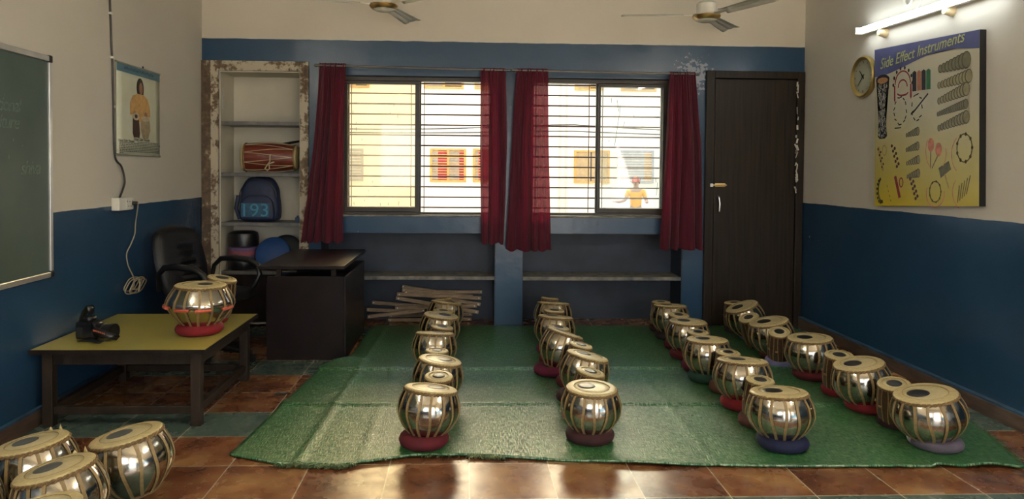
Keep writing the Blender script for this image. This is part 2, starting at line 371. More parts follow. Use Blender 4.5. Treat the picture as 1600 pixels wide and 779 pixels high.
# wall behind the camera, with a doorway and a window opening that let the day in
struct('wall_front', boxes((XL, -1.52, YF-.1, YF, 0, ZC), (-1.52, -.1, YF-.1, YF, 0, .92), (-1.52, -.1, YF-.1, YF, 1.98, ZC),
    (-.1, .33, YF-.1, YF, 0, ZC), (.33, 1.97, YF-.1, YF, 2.05, ZC), (1.97, XR, YF-.1, YF, 0, ZC)), M['front'], smooth=False)
M['alcove'] = mat('alcove_navy', (.016, .026, .046), .5, var=.4, scale=4)  # shade of the recesses put into the colour, darker than the wall's blue
struct('wall_alcove_shade', boxes(*[b for xa, xb in ((-1.10, .222), (.43, 1.665)) for b in ((xa, xb, yr-.008, yr, 0, .715), (xa, xa+.006, y0+.006, yr-.008, 0, .715), (xb-.006, xb, y0+.006, yr-.008, 0, .715), (xa+.006, xb-.006, y0+.006, yr-.008, .709, .715))]), M['alcove'], smooth=False)
struct('wall_niche', boxes((-1.85, -1.842, y0+.004, yr+.02, .02, 1.92), (-1.258, -1.25, y0+.004, yr+.02, .02, 1.92), (-1.842, -1.258, yr+.012, yr+.02, .02, 1.92),
    (-1.842, -1.258, y0+.004, yr+.012, 1.912, 1.92), (-1.842, -1.258, y0+.004, yr+.012, .02, .03)), M['niche'], smooth=False)
# peeling frame round the niche
struct('trim_1', boxes((XL+.001, -1.851, y0-.022, y0, 0, 1.993), (-1.25, -1.186, y0-.022, y0, 0, 1.993), (-1.851, -1.25, y0-.022, y0, 1.92, 1.993)), M['peel'], smooth=False, bevel=.004)
def niche_shelf(n, z, x0, x1, d, name='trim', m='stonegrey'):
    bm = B(); bm_box(bm, x0, x1, y0+.012, y0+d, z-.028, z)
    return struct(name+'_%d' % n, bm, M[m], smooth=False, bevel=.003)
for n, z in enumerate((1.545, 1.16, .787, .42)): niche_shelf(n+2, z, -1.842, -1.258, .30)
niche_shelf(6, .383, -1.10, .222, .30, m='chipwhite'); niche_shelf(7, .380, .43, 1.665, .30, m='chipwhite')
struct('trim_8', boxes((-.96, .2, y0-.008, y0+.09, .838, .852)), M['chipwhite'], smooth=False, bevel=.003)
struct('trim_9', boxes((.48, 1.58, y0-.008, y0+.09, .836, .850)), M['chipwhite'], smooth=False, bevel=.003)
# baseboards: brown face under a blue painted ledge
for side, xa, xb in (('left', XL, XL+.020), ('right', XR-.030, XR)):
    bb = struct('baseboard_'+side, boxes((xa, xb, YF, YB-.035, 0, .074)), M['baseboard'], smooth=False, bevel=.003)
    struct('ledge', boxes((xa, xb+.001 if side == 'left' else xb, YF, YB-.035, .0742, .084)), M['bluetrim'], parent=bb, smooth=False)

# ---- windows
PANE_MARKS = {1: [(-.845, 1.70, .02), (-.870, 1.63, .025), (-.845, 1.50, .035), (-.585, 1.625, .018), (-.53, 1.60, .024), (-.80, 1.42, .02), (-.72, 1.10, .02), (-.75, 1.03, .014), (-.70, .99, .018), (-.845, 1.55, .012), (-.56, 1.68, .012), (-.66, .925, .025), (-.60, .93, .022), (-.52, .935, .03), (-.86, .93, .018), (-.50, 1.48, .014), (-.78, .955, .014)],
              2: [(1.115, 1.74, .04), (1.165, 1.70, .09), (1.180, 1.66, .10), (1.158, 1.50, .22), (1.215, 1.56, .04), (1.29, 1.62, .022), (1.36, 1.54, .014), (1.33, 1.13, .05), (1.345, 1.12, .045), (1.48, 1.06, .10), (1.47, 1.13, .04), (1.10, 1.43, .02)]}
def window(n, x0, x1, sash0, sash1, glass, open_right):
    root = link(bpy.data.objects.new('window_%d' % n, None)); root['kind'] = 'structure'
    z0, z1 = .852, 1.9; yf = y0+.055
    fr = obj('window_frame', boxes((x0, x1, yf, yf+.07, z1-.032, z1), (x0, x1, yf, yf+.07, z0, z0+.018), (x0, x0+.02, yf, yf+.07, z0+.018, z1-.032), (x1-.02, x1, yf, yf+.07, z0+.018, z1-.032)), M['winframe'], root, smooth=False, bevel=.003)
    for k, dy in enumerate((.008, .040)):                    # two sliding sashes pushed to the same side
        o = 0 if k == 0 else (.012 if sash0 < (x0+x1)/2-.3 else -.012)
        a, b = sash0+max(0, -0)+(o if k else 0), sash1+(o if k else 0)
        a = max(a, x0+.02); b = min(b, x1-.02)
        w = .032 if k == 0 else .030
        zb, zt = z0+.019, z1-.033
        sh = obj('sash', boxes((a, b, yf+dy, yf+dy+.022, zb, zb+.036), (a, b, yf+dy, yf+dy+.022, zt-.022, zt), (a, a+w*.6, yf+dy, yf+dy+.022, zb+.036, zt-.022), (b-w, b, yf+dy, yf+dy+.022, zb+.036, zt-.022)), M['winframe'], root, smooth=False, bevel=.002)
        if k == 0:
            obj('glass', boxes((a+w*.6-.004, b-w+.004, yf+dy+.009, yf+dy+.013, zb+.032, zt-.018)), glass, sh, smooth=False)
            bm = B()                                          # old paint streaks on the pane
            for px, pz, ln in PANE_MARKS[n]: bm_obox(bm, (px, yf+dy+.0075, pz), (.0035, .0012, ln), Matrix.Rotation(((px*37) % 1-.5)*.4, 3, 'Y'))
            obj('paint_streaks', bm, M['cable'], sh, smooth=False)
    bm = B(); yg = y0+.19
    for k in range(13): bm_bar(bm, (x0-.0, yg, .90+k*.0805), (x1, yg, .90+k*.0805), .012, .011)
    for xx in (x0+.01, x0+.05, (sash0+sash1)/2 + (.21 if n == 1 else -.21), (sash1 if n == 1 else sash0)+(.03 if n == 1 else -.05), x1-.012): bm_bar(bm, (xx, yg+.007, z0-.004), (xx, yg+.007, z1), .007, .006)
    obj('grille', bm, M['grille'], root, smooth=False)
    return root
window(1, -.95, .19, -.93, -.365, M['glass'], True)
window(2, .49, 1.57, 1.012, 1.55, M['glassb'], False)

# ---- door on the right of the back wall
def door():
    root = link(bpy.data.objects.new('door_1', None)); root['kind'] = 'structure'
    fr = obj('door_frame', boxes((1.826, 1.892, y0-.03, y0+.06, 0, 1.968), (2.535, XR-.006, y0-.03, y0+.06, 0, 1.968), (1.892, 2.535, y0-.03, y0+.06, 1.912, 1.968)), M['doorwood'], root, smooth=False, bevel=.004)
    obj('door_leaf', boxes((1.898, 2.530, y0-.016, y0+.024, .012, 1.906)), M['doorwood'], root, smooth=False, bevel=.003)
    bm = B(); random.seed(3)
    for k in range(26):                                       # pale plaster showing where the right post has chipped
        z = random.choice((random.uniform(1.1, 1.95), random.uniform(1.05, 1.4)))
        bm_obox(bm, (2.533+random.uniform(-.006, .008), y0-.0305, z), (random.uniform(.004, .014), .003, random.uniform(.012, .06)), Matrix.Rotation(random.uniform(-.5, .5), 3, 'Y'))
    obj('chipped_paint', bm, M['cream'], fr, smooth=False)
    lt = obj('door_latch', boxes((1.903, 1.985, y0-.028, y0-.016, 1.080, 1.108)), M['gold'], root, smooth=False, bevel=.004)
    bm = B(); bm_tube(bm, [(1.875, y0-.034, 1.094), (1.99, y0-.034, 1.094)], .006, 10); obj('bolt', bm, M['gold'], lt)
    obj('keeper', boxes((1.862, 1.885, y0-.042, y0-.030, 1.080, 1.106)), M['steel'], lt, smooth=False, bevel=.003)
    bm = B(); bm_tube(bm, [(1.930, y0-.016, 1.012), (1.931, y0-.040, 1.0), (1.936, y0-.046, .95), (1.934, y0-.040, .895), (1.932, y0-.016, .885)], .006, 8); obj('door_handle', bm, M['steel'], root)
door()

# ---------------------------------------------------------------- the mat
def lerp_tab(tab, x):
    for (a, fa), (b, fb) in zip(tab, tab[1:]):
        if x <= b: return fa + (fb-fa)*max(0, (x-a)/(b-a))
    return tab[-1][1]
MF = [(0, 2.975), (.07, 2.876), (.15, 2.857), (.23, 2.938), (.31, 2.955), (.42, 2.888), (.52, 2.842), (.76, 2.799), (.95, 2.791), (1, 2.775)]
ML = [(2.8, -.985), (3.757, -.908), (4.263, -.861), (4.40, -.80), (4.46, -.735), (4.65, -.720), (5.24, -.715), (5.44, -.70)]
MR = [(2.775, 2.262), (3.1, 2.37), (3.5, 2.44), (5.3, 2.50), (5.44, 2.50)]
def mat_z(x, y, u, v):
    z = .008 + .0022*noise.noise(Vector((x*2.3, y*2.3, 0))) + .0012*noise.noise(Vector((x*9, y*5, 3)))
    for ys, a in ((4.232 - .01*(x-.1), .012), (3.582-.02*(x-.1)+.008*math.sin(3*x), .010)):   # two cross folds
        d = y - ys
        z += a*math.exp(-(d/.016)**2) if d < 0 else a*math.exp(-(d/.09)**2)
    for xs, a in ((-.63-.03*(4.2-y), .008), (-.42, .004), (1.02, .003), (1.75, .003)):
        z += a*math.exp(-((x-xs)/.014)**2)
    if u < .06 and 4.2 < y < 4.75: z += .022*math.exp(-((y-4.42)/.12)**2)*(1-u/.06)
    z += .012*math.exp(-v/.012)*max(0, noise.noise(Vector((x*2.2, 0, 9)))+.15)
    if x > 1.9: z += .012*math.exp(-v/.02)*abs(math.sin(14*x))
    return max(z, .0055)
def mat_fn(u, v):
    yf = lerp_tab(MF, u); yb = 5.43
    y = yf + (yb-yf)*v
    xl = lerp_tab(ML, y); xr = lerp_tab(MR, y); x = xl + (xr-xl)*u
    return Vector((x, y, mat_z(x, y, u, v)))
mt = thing('woven_mat', 'large creased green woven plastic mat spread over the tile floor', 'mat')
bm = B(); bm_grid(bm, mat_fn, 190, 230); obj('woven_sheet', bm, M['weave'], mt, solid=.009, angle=80)
bm = B(); random.seed(5)
for k in range(560):
    u = random.choice((random.uniform(.07, .165), random.uniform(.30, .345), random.uniform(.155, .30) if random.random() < .15 else random.uniform(.08, .16)))
    p = mat_fn(u, 0); a = random.uniform(-.6, .6); L = random.uniform(.012, .036)
    q = p + Vector((math.sin(a)*L, -math.cos(a)*L, random.uniform(-.004, .006)))
    q.z = max(q.z, .002); bm_tube(bm, [p + Vector((0, .006, 0)), (p+q)/2 + Vector((0, 0, .003)), q], .0017, 4)
for k in range(160):
    v = random.uniform(.02, .32); p = mat_fn(1, v); L = random.uniform(.01, .04)
    bm_tube(bm, [p-Vector((.005, 0, 0)), p + Vector((L, random.uniform(-.02, .02), -.004))], .0013, 4)
fr = obj('fringe', bm, mat('frayed_strands', (.012, .06, .02), .6, col2=(.14, .17, .07), scale=40), mt, smooth=False); fr['kind'] = 'stuff'

# ---------------------------------------------------------------- drums
def drum_parts(kind):
    """unit drum: head outer radius 1, height 2 (scaled afterwards)"""
    D = {}
    if kind == 'bayan_wide':
        prof = [(0, 0), (.45, 0), (.56, .02), (.68, .12), (.88, .36), (1.09, .66), (1.26, .96), (1.31, 1.12), (1.28, 1.28), (1.18, 1.50), (1.06, 1.72), (.98, 1.85), (.94, 1.90), (.90, 1.92)]
        sr, so, kind = .30, .16, 'bayan'
    elif kind == 'bayan':
        prof = [(0, 0), (.40, 0), (.50, .02), (.61, .12), (.78, .30), (.95, .52), (1.08, .76), (1.15, .98), (1.165, 1.16), (1.13, 1.42), (1.06, 1.64), (.98, 1.82), (.94, 1.90), (.90, 1.92)]
        sr, so = .36, .22
    else:
        prof = [(0, 0), (.84, 0), (.93, .03), (1.0, .14), (1.06, .36), (1.09, .62), (1.085, .86), (1.06, 1.16), (1.02, 1.46), (.97, 1.76), (.94, 1.90), (.90, 1.92)]
        sr, so = .46, 0
    bm = B(); bm_lathe(bm, prof, 48); D['shell'] = bm
    bm = B(); bm_lathe(bm, [(0, 1.985), (.4, 1.98), (.69, 1.966), (.702, 1.957)], 40); D['skin'] = bm
    bm = B(); bm_lathe(bm, [(.70, 1.95), (.705, 1.992), (.73, 1.991), (.88, 1.984), (.955, 1.968), (.982, 1.935), (.96, 1.84)], 40); D['rim_skin'] = bm
    bm = B(); bm_lathe(bm, [(0, 2.004), (sr*.6, 2.002), (sr*.93, 1.994), (sr, 1.975)], 28, Matrix.Translation((so, 0, 0))); D['syahi'] = bm
    bm = B(); bm_tube(bm, [(.70*math.cos(2*PI*q/48), .70*math.sin(2*PI*q/48), 1.99) for q in range(48)], .008, 5, True); D['rim_seam'] = bm
    bm = B()                                                  # twisted hide braid round the rim: two wound strands
    for ph in (0, PI):
        pts = []
        for k in range(120):
            a = 2*PI*k/120; w = 20*a + ph
            pts.append(((.975+.022*math.cos(w))*math.cos(a), (.975+.022*math.cos(w))*math.sin(a), 1.868+.040*math.sin(w)))
        bm_tube(bm, pts, .036, 6, True)
    D['braid'] = bm
    rb = .60 if kind == 'bayan' else .93; zb = .10 if kind == 'bayan' else .07
    bm = B(); bm_tube(bm, [(rb*math.cos(2*PI*k/32), rb*math.sin(2*PI*k/32), zb) for k in range(32)], .045, 6, True); D['base_ring'] = bm
    # strap: a flat band of hide that follows the shell from braid to base ring, leaning a little
    def prof_r(z):
        for (ra, za), (rb_, zb_) in zip(prof[1:], prof[2:]):
            if za <= z <= zb_ and zb_ > za: return ra + (rb_-ra)*(z-za)/(zb_-za)
        return prof[-1][0]
    for nm, lean in (('strap', .10), ('strap_b', -.10)):
        bm = B(); hw = .046 if kind == 'bayan' else .034; rows = []
        for k in range(15):
            z = 1.85 + (zb-1.85)*k/14; f = k/14; r = prof_r(z) + .014
            a = lean*(f-.5)*1.6*math.sin(PI*min(1, f*1.0))
            R = []
            for dw, dr in ((-hw, 0), (-hw, .020), (hw, .020), (hw, 0)):
                aa = a + dw/max(r, .5); R.append(bm.verts.new(((r+dr)*math.cos(aa), (r+dr)*math.sin(aa), z)))
            rows.append(R)
        for a_, b_ in zip(rows, rows[1:]):
            for q in range(4): bm.faces.new((a_[q], a_[(q+1) % 4], b_[(q+1) % 4], b_[q]))
        bm.faces.new(rows[0]); bm.faces.new(rows[-1][::-1]); D[nm] = bm
    mats = dict(shell='shell' if kind == 'bayan' else 'wood_shell', skin='skin', rim_skin='skin2', syahi='syahi', rim_seam='seam', braid='braid', base_ring='braid', strap='strap', strap_b='strap')
    out = {}
    for k, bm in D.items():
        bmesh.ops.recalc_face_normals(bm, faces=bm.faces)
        me = bpy.data.meshes.new(kind+'_'+k); bm.to_mesh(me); bm.free(); me.materials.append(M[mats[k]])
        for p in me.polygons: p.use_smooth = True
        me.set_sharp_from_angle(angle=math.radians(50)); out[k] = me
    bm = B(); bm_lathe(bm, [(0, -.13), (.05, -.12), (.062, 0), (.05, .12), (0, .13)], 12); 
    me = bpy.data.meshes.new('peg'); bm.to_mesh(me); bm.free(); me.materials.append(M['pegwood']); [setattr(p, 'use_smooth', True) for p in me.polygons]; out['peg'] = me
    out['prof_r'] = prof_r
    return out
PARTS = {'b': drum_parts('bayan'), 'd': drum_parts('dayan'), 'w': drum_parts('bayan_wide')}
GREYSY = PARTS['b']['syahi'].copy(); GREYSY.materials[0] = M['syahigrey']
def child(name, me, parent, rz=0, loc=None, rot=None):
    o = link(bpy.data.objects.new(name, me)); o.parent = parent
    if rz: o.rotation_euler = (0, 0, rz)
    if rot: o.rotation_euler = rot
    if loc: o.location = loc
    return o
def drum(k, x, y, z, h, d, nx, ny, label, spot=PI, group='tabla drums', belly=1, grey=False):
    name = 'bayan_drum' if k == 'b' else 'dayan_drum'
    t = thing(name, label, 'drum', (x, y, z), 0, group)
    n = Vector((nx, ny, math.sqrt(1-nx*nx-ny*ny)))
    q = Vector((0, 0, 1)).rotation_difference(n) @ Matrix.Rotation(spot, 3, 'Z').to_quaternion()
    t.rotation_mode = 'QUATERNION'; t.rotation_quaternion = q
    t.scale = (d/2, d/2, h/2)
    P = PARTS['w' if belly > 1 else k]
    child('shell', P['shell'], t)
    rs = child('rim_skin', P['rim_skin'], t); sk = child('skin', P['skin'], t); child('rim_seam', P['rim_seam'], rs); child('syahi', GREYSY if grey else P['syahi'], sk)
    child('braid', P['braid'], t); child('base_ring', P['base_ring'], t)
    for i in range(16): child('strap', P['strap' if i % 2 else 'strap_b'], t, 2*PI*i/16+.1)
    if k == 'd':
        for i in range(8):
            a = 2*PI*(i+.5)/8; r = P['prof_r'](1.0)+.06
            child('tuning_peg', P['peg'], t, loc=(r*math.cos(a), r*math.sin(a), .95), rot=(PI/2, 0, a))
    return t
def cushion(x, y, z, R, r, hz, m, label, flat=1.0, seed=0, patch=None):
    bm = B(); n, k = 44, 14
    def pt(i, j, s=1):
        a = 2*PI*i/n; b = 2*PI*j/k
        w = noise.noise(Vector((math.cos(a)*1.7, math.sin(a)*1.7, seed*3.1)))*.10 + noise.noise(Vector((math.cos(a)*5, math.sin(a)*5, seed)))*.05
        rr = r*(1+w)*s
        zz = hz/2 + hz/2*math.sin(b)*(1+w*.6)*s
        return Vector(((R+rr*math.cos(b))*math.cos(a), (R+rr*math.cos(b))*math.sin(a), max(0, zz)))
    v = [[bm.verts.new(pt(i, j)) for j in range(k)] for i in range(n)]
    for i in range(n):
        for j in range(k): bm.faces.new((v[i][j], v[(i+1) % n][j], v[(i+1) % n][(j+1) % k], v[i][(j+1) % k]))
    o = obj('cushion_ring', bm, M[m], loc=(x, y, z)); tag(o, label, 'drum cushion', 'cushion rings under the drums')
    if patch:                                                 # the ring's end wrapped in a paler cloth
        bm = B(); i0, i1 = patch[1]
        v = [[bm.verts.new(pt(i, j, 1.05)) for j in range(k)] for i in range(i0, i1)]
        for a_, b_ in zip(v, v[1:]):
            for j in range(k): bm.faces.new((a_[j], b_[j], b_[(j+1) % k], a_[(j+1) % k]))
        w = obj('cloth_wrap', bm, M[patch[0]], o); w['label'] = 'paler cloth wrapped round one end'
    return o
DR = [
('b','A1',-0.17,3.071,.03,.224,.231,0.1,.12),('d','A1',-.127,3.318,.03,.217,0.132,.02,-.12),('b','A2',-.156,3.561,.03,.223,.216,.15,.02),('d','A2',-.161,3.793,.03,.209,0.124,.05,0),
('b','A3',-.186,4.131,.03,.223,.22,.04,.15),('d','A3',-.172,4.359,.03,.215,0.138,.14,0),('b','A4',-.185,4.679,.03,.222,.226,.12,0),('d','A4',-.169,4.911,.03,.204,0.14,.08,0),
('b','A5',-.163,5.125,.03,.223,.222,.12,.12),('d','A5',-.15,5.352,.03,.205,0.13,-.1,.1),
('b','B1',.549,3.105,.03,.22,.224,.02,-.04),('d','B1',0.554,3.372,0.03,0.219,0.138,0.2,-0.05),('b','B2',.583,3.635,.03,.226,.217,.22,.04),('d','B2',0.593,3.897,0.03,0.219,0.128,0.2,-0.05),
('b','B3',.52,4.137,.03,.232,.214,.3,.1),('d','B3',.543,4.369,.03,.209,0.132,.15,-.02),('b','B4',.569,4.611,.03,.222,.225,.08,.1),('d','B4',.596,4.866,.03,.215,0.14,.05,0),
('b','B5',.617,5.09,.03,.223,.23,.06,.14),('d','B5',.611,5.325,.03,.215,0.132,.1,.1),
('b','C1',1.363,3.01,.03,.221,.241,-.03,.08),('d','C1',1.364,3.267,0.03,0.205,0.129,0.02,-0.09),('b','C2',1.393,3.525,.03,.221,.246,.03,.1),('d','C2',1.40,3.774,0.03,0.205,0.125,0.02,-0.09),
('b','C3',1.371,3.985,.03,.22,.228,0,.04),('d','C3',1.38,4.215,0.03,0.215,0.126,0.02,-0.09),('b','C4',1.408,4.482,.03,.22,.232,.02,0),('d','C4',1.418,4.73,0.03,0.215,0.134,0.02,-0.09),
('b','C5',1.449,5.012,.03,.221,.228,.02,.08),('d','C5',1.447,5.243,.03,.203,0.137,0,0),
('b','D1',2.024,2.991,.03,.224,.251,-.19,0),('d','D1',2.011,3.239,0.03,0.202,0.142,-0.17,-0.17),('b','D2',1.999,3.475,.03,.224,.237,-.19,0),('d','D2',1.987,3.715,0.03,0.208,0.144,-0.06,-0.13),
('b','D3',1.994,4.026,.03,.221,.243,-.07,0),('d','D3',1.92,4.285,0.04,0.21,0.126,-0.15,-0.3),('b','D4',1.976,4.48,.03,.225,.241,-.21,0),('d','D4',1.962,4.727,0.03,0.216,0.134,-0.36,-0.16),
('b','D5',2.03,4.982,.03,.236,.227,-.36,0),('d','D5',1.996,5.208,.03,.205,0.144,-.05,0),
('b','E1',-1.178,2.612,0.011,.229,.245,-.18,0),('b','E2',-1.48,2.547,0.01,.227,.232,-.14,0),('b','E3',-1.262,2.318,0.012,.229,.236,-.19,0),('b','E4',-1.175,2.055,0.006,.226,.215,-.1,0),('b','E5',-1.565,2.265,0.006,.226,.218,-.1,0),
('b','F1',-1.33,3.63,.395,.22,.246,.03,0),('d','F1',-1.347,3.884,.395,.219,0.152,.2,0)]
ROW = {'A': 'leftmost row on the mat', 'B': 'second row from the left', 'C': 'third row from the left', 'D': 'row along the right wall'}
POS = {'1': 'front', '2': 'second', '3': 'third', '4': 'fourth', '5': 'rearmost'}
LOOK = {'A1': 'away-tilted', 'B3': 'strongly right-leaning', 'B2': 'right-leaning', 'D5': 'steeply left-leaning', 'D1': 'left-leaning', 'D2': 'left-leaning', 'D4': 'left-leaning', 'A2': 'right-leaning'}
E_LAB = {'E1': 'shiny metal bayan with grey spot, nearest the yellow table on bare tiles', 'E2': 'metal bayan with torn skin edge against the left wall by the table leg',
         'E3': 'metal bayan with lifted skin flap, middle of the cluster at bottom left', 'E4': 'metal bayan cut off by the bottom edge in the left front cluster', 'E5': 'metal bayan cut off by the left edge in the front cluster'}
RC = {'bA1': 'crimson', 'bB1': 'maroon', 'dB1': 'pink', 'bB2': 'maroon', 'bB3': 'magenta', 'bB4': 'magenta', 'bC1': 'navy', 'dC1': 'brown', 'bC2': 'red', 'dC2': 'brown', 'bC3': 'green', 'dC3': 'magenta',
      'bC4': 'crimson', 'dC4': 'crimson', 'bC5': 'dark', 'dC5': 'maroon', 'bD1': 'grey', 'dD1': 'maroon', 'bD2': 'red', 'dD2': 'red', 'bD3': 'crimson', 'dD3': 'lavender', 'bD4': 'brown', 'dD4': 'dark', 'bD5': 'lavender', 'dD5': 'dark', 'bF1': 'red', 'dF1': 'red'}
CW = {'grey': 'grey-lavender', 'dark': 'blackish', 'green': 'dark green'}
for i, (k, idn, x, y, z, h, d, nx, ny) in enumerate(DR):
    row, num = idn[0], idn[1]
    if row in ROW:
        w = 'steel bayan drum' if k == 'b' else 'small dark dayan drum'
        lk = (LOOK[idn]+' ') if k == 'b' and idn in LOOK else ''
        lab = lk + w + (', %s in the %s' % (POS[num], ROW[row]) if k == 'b' else ' behind the %s bayan, %s' % (POS[num], ROW[row]))
    elif row == 'E': lab = E_LAB[idn]
    else: lab = 'shiny bayan drum with red pegs on the low yellow table' if k == 'b' else 'dark dayan drum behind the red-pegged bayan on the yellow table'
    spot = {'A': .4, 'B': 2.6, 'C': 2.8, 'D': 2.9, 'E': 2.9, 'F': .2}[row]
    t = drum(k, x, y, z+(.010 if row in ROW else 0), h-(.010 if row in ROW else 0), d, nx, ny, lab, spot, 'spare bayan drums on the bare tiles' if row == 'E' else 'tabla drums on the yellow table' if row == 'F' else 'tabla drums in rows on the green mat', grey=(row == 'E'), belly=1.3 if k == 'b' and row == 'F' else 1)
    if idn == 'F1' and k == 'b':
        for a0 in (-2.55, -1.75, -1.15, -.35, 3.55):
            a = a0; r = 1.30+.05
            bm = B(); bm_tube(bm, [(r*math.cos(a+s)*(1+.00), r*math.sin(a+s), 1.02+.06*s) for s in (-.22, -.2, -.1, 0, .1, .2, .22)], [.05, .075, .07, .07, .07, .075, .05], 8)
            p = obj('tuning_peg', bm, M['peg'], t); p['label'] = 'red wooden tuning peg under the straps'; p.rotation_euler = (0, 0, -spot)
    if row == 'E' and idn in ('E2', 'E3'):                    # torn flaps of skin standing up at the far rim
        bm = B()
        for a, L in ((-1.75, .22), (-1.35, .14)):
            p0 = Vector((.93*math.cos(a), .93*math.sin(a), 1.94)); q = Vector((-math.sin(a), math.cos(a), 0))
            A = [bm.verts.new(p0 + q*.10), bm.verts.new(p0 - q*.10), bm.verts.new(p0*1.0 - q*.03 + Vector((0, 0, L)))]
            bm.faces.new(A)
        obj('skin_flap', bm, M['skin2'], t, solid=.01)
    if row == 'E': continue
    c = RC.get(k+idn, 'crimson'); R, r = (.072, .036) if k == 'b' else (.060, .026)
    if k == 'b' and row == 'F': R = .078
    cz = .0095 if row in ROW else .365
    where = ('%s bayan' % POS[num] if k == 'b' else 'dayan behind the %s bayan' % POS[num]) + ', ' + ROW[row] if row in ROW else ('red-pegged bayan on the yellow table' if k == 'b' else 'dayan on the yellow table')
    cushion(x - nx*.05, y - ny*.04, cz, R, r, .058, 'r_'+c, '%s cushion ring under the %s' % (CW.get(c, c), where), seed=i, patch=('r_pale', (17, 23)) if idn == 'D1' and k == 'b' else None)

# ---------------------------------------------------------------- low yellow table
tb = thing('low_table', 'low dark wooden table with yellow laminate top beside the left wall', 'table', (-1.575, 3.71, 0))
tx, ty = .388, .41
obj('table_top', boxes((-tx, tx, -ty, ty, .345, .365)), M['yellow'], tb, smooth=False, bevel=.002)
e = obj('top_edging', boxes((-tx-.004, tx+.004, -ty-.004, -ty, .343, .3645), (-tx-.004, tx+.004, ty, ty+.004, .343, .3645), (-tx-.004, -tx, -ty, ty, .343, .3645), (tx, tx+.004, -ty, ty, .343, .3645)), M['darkwood'], tb, smooth=False)
obj('apron', boxes((-tx+.03, tx-.03, -ty+.045, -ty+.065, .285, .345), (-tx+.03, tx-.03, ty-.065, ty-.045, .285, .345), (-tx+.035, -tx+.055, -ty+.06, ty-.06, .285, .345), (tx-.055, tx-.035, -ty+.06, ty-.06, .285, .345)), M['tablewood'], tb, smooth=False, bevel=.002)
for sx in (-1, 1):
    for sy in (-1, 1):
        cx, cy = sx*(tx-.055), sy*(ty-.055)
        bm = B(); bm_box(bm, cx-.023, cx+.023, cy-.023, cy+.023, 0, .345); obj('leg', bm, M['tablewood'], tb, smooth=False, bevel=.003)
for sy in (-1, 1): obj('stretcher', boxes((-tx+.078, tx-.078, sy*(ty-.055)-.014, sy*(ty-.055)+.014, .055, .092)), M['tablewood'], tb, smooth=False, bevel=.003)
for sx in (-1, 1): obj('stretcher', boxes((sx*(tx-.055)-.014, sx*(tx-.055)+.014, -ty+.078, ty-.078, .055, .092)), M['tablewood'], tb, smooth=False, bevel=.003)

# camera lying on the table
cm = thing('camera_body', 'black camera with flipped-up strap lying on the yellow table by the wall', 'camera', (-1.79, 3.52, .3655), -.25)
bm = B(); bm_box(bm, -.075, .03, -.04, .03, 0, .085); obj('body', bm, M['black'], cm, bevel=.012)
bm = B(); bm_box(bm, -.045, .005, -.035, .02, .080, .112); obj('viewfinder_hump', bm, M['black'], cm, bevel=.012)
bm = B(); bm_box(bm, -.066, -.030, -.0425, -.0395, .018, .060); obj('screen', bm, mat('camera_screen', (.02, .02, .02), .08), cm, smooth=False)
bm = B(); bm_lathe(bm, [(0, -.02), (.032, -.02), (.036, 0), (.036, .03), (.032, .032), (.034, .036), (.034, .068), (.038, .07), (.038, .085), (.030, .086), (.028, .078), (0, .076)], 24, Matrix.Translation((.03, -.004, .040)) @ Matrix.Rotation(PI/2, 4, 'Y')); ln = obj('lens', bm, M['black'], cm)
def strap_path(pts, w, name, m, parent):
    bm = B(); n = len(pts); rows = []
    for p, d in pts:
        p, d = Vector(p), Vector(d).normalized(); rows.append([bm.verts.new(p-d*w/2), bm.verts.new(p+d*w/2)])
    for a, b in zip(rows, rows[1:]): bm.faces.new((a[0], a[1], b[1], b[0]))
    return obj(name, bm, m, parent, solid=.003, angle=70)
st = strap_path([((-.07, 0, .06), (0, 1, 0)), ((-.066, 0, .10), (0, 1, 0)), ((-.05, -.002, .128), (.2, 1, 0)), ((-.022, -.004, .158), (.3, 1, 0)), ((-.014, -.004, .150), (.3, 1, 0)), ((-.012, -.004, .118), (0, 1, 0))], .034, 'strap', M['black'], cm)
st2 = strap_path([((.02, -.045, .075), (0, .2, 1)), ((.05, -.056, .055), (0, .3, 1)), ((.09, -.060, .045), (0, .4, 1)), ((.13, -.05, .032), (0, .6, 1)), ((.15, -.02, .014), (0, 1, .6))], .03, 'strap', M['black'], cm)
bm = B()
for q in range(7): bm_obox(bm, (.050+q*.010, -.0635-.0003*q, .056-.0022*q), (.006, .001, .010), Matrix.Rotation(.2, 3, 'X'))
obj('strap_lettering', bm, mat('red_print', (.40, .10, .06), .6), st2, smooth=False)
bm = B(); bm_grid(bm, lambda u, v: Vector((-.02+.13*u, -.05-.035*v+.01*math.sin(5*u), .006+.008*math.sin(PI*v)*math.sin(PI*u))), 10, 5); obj('strap', bm, M['black'], cm, solid=.003)

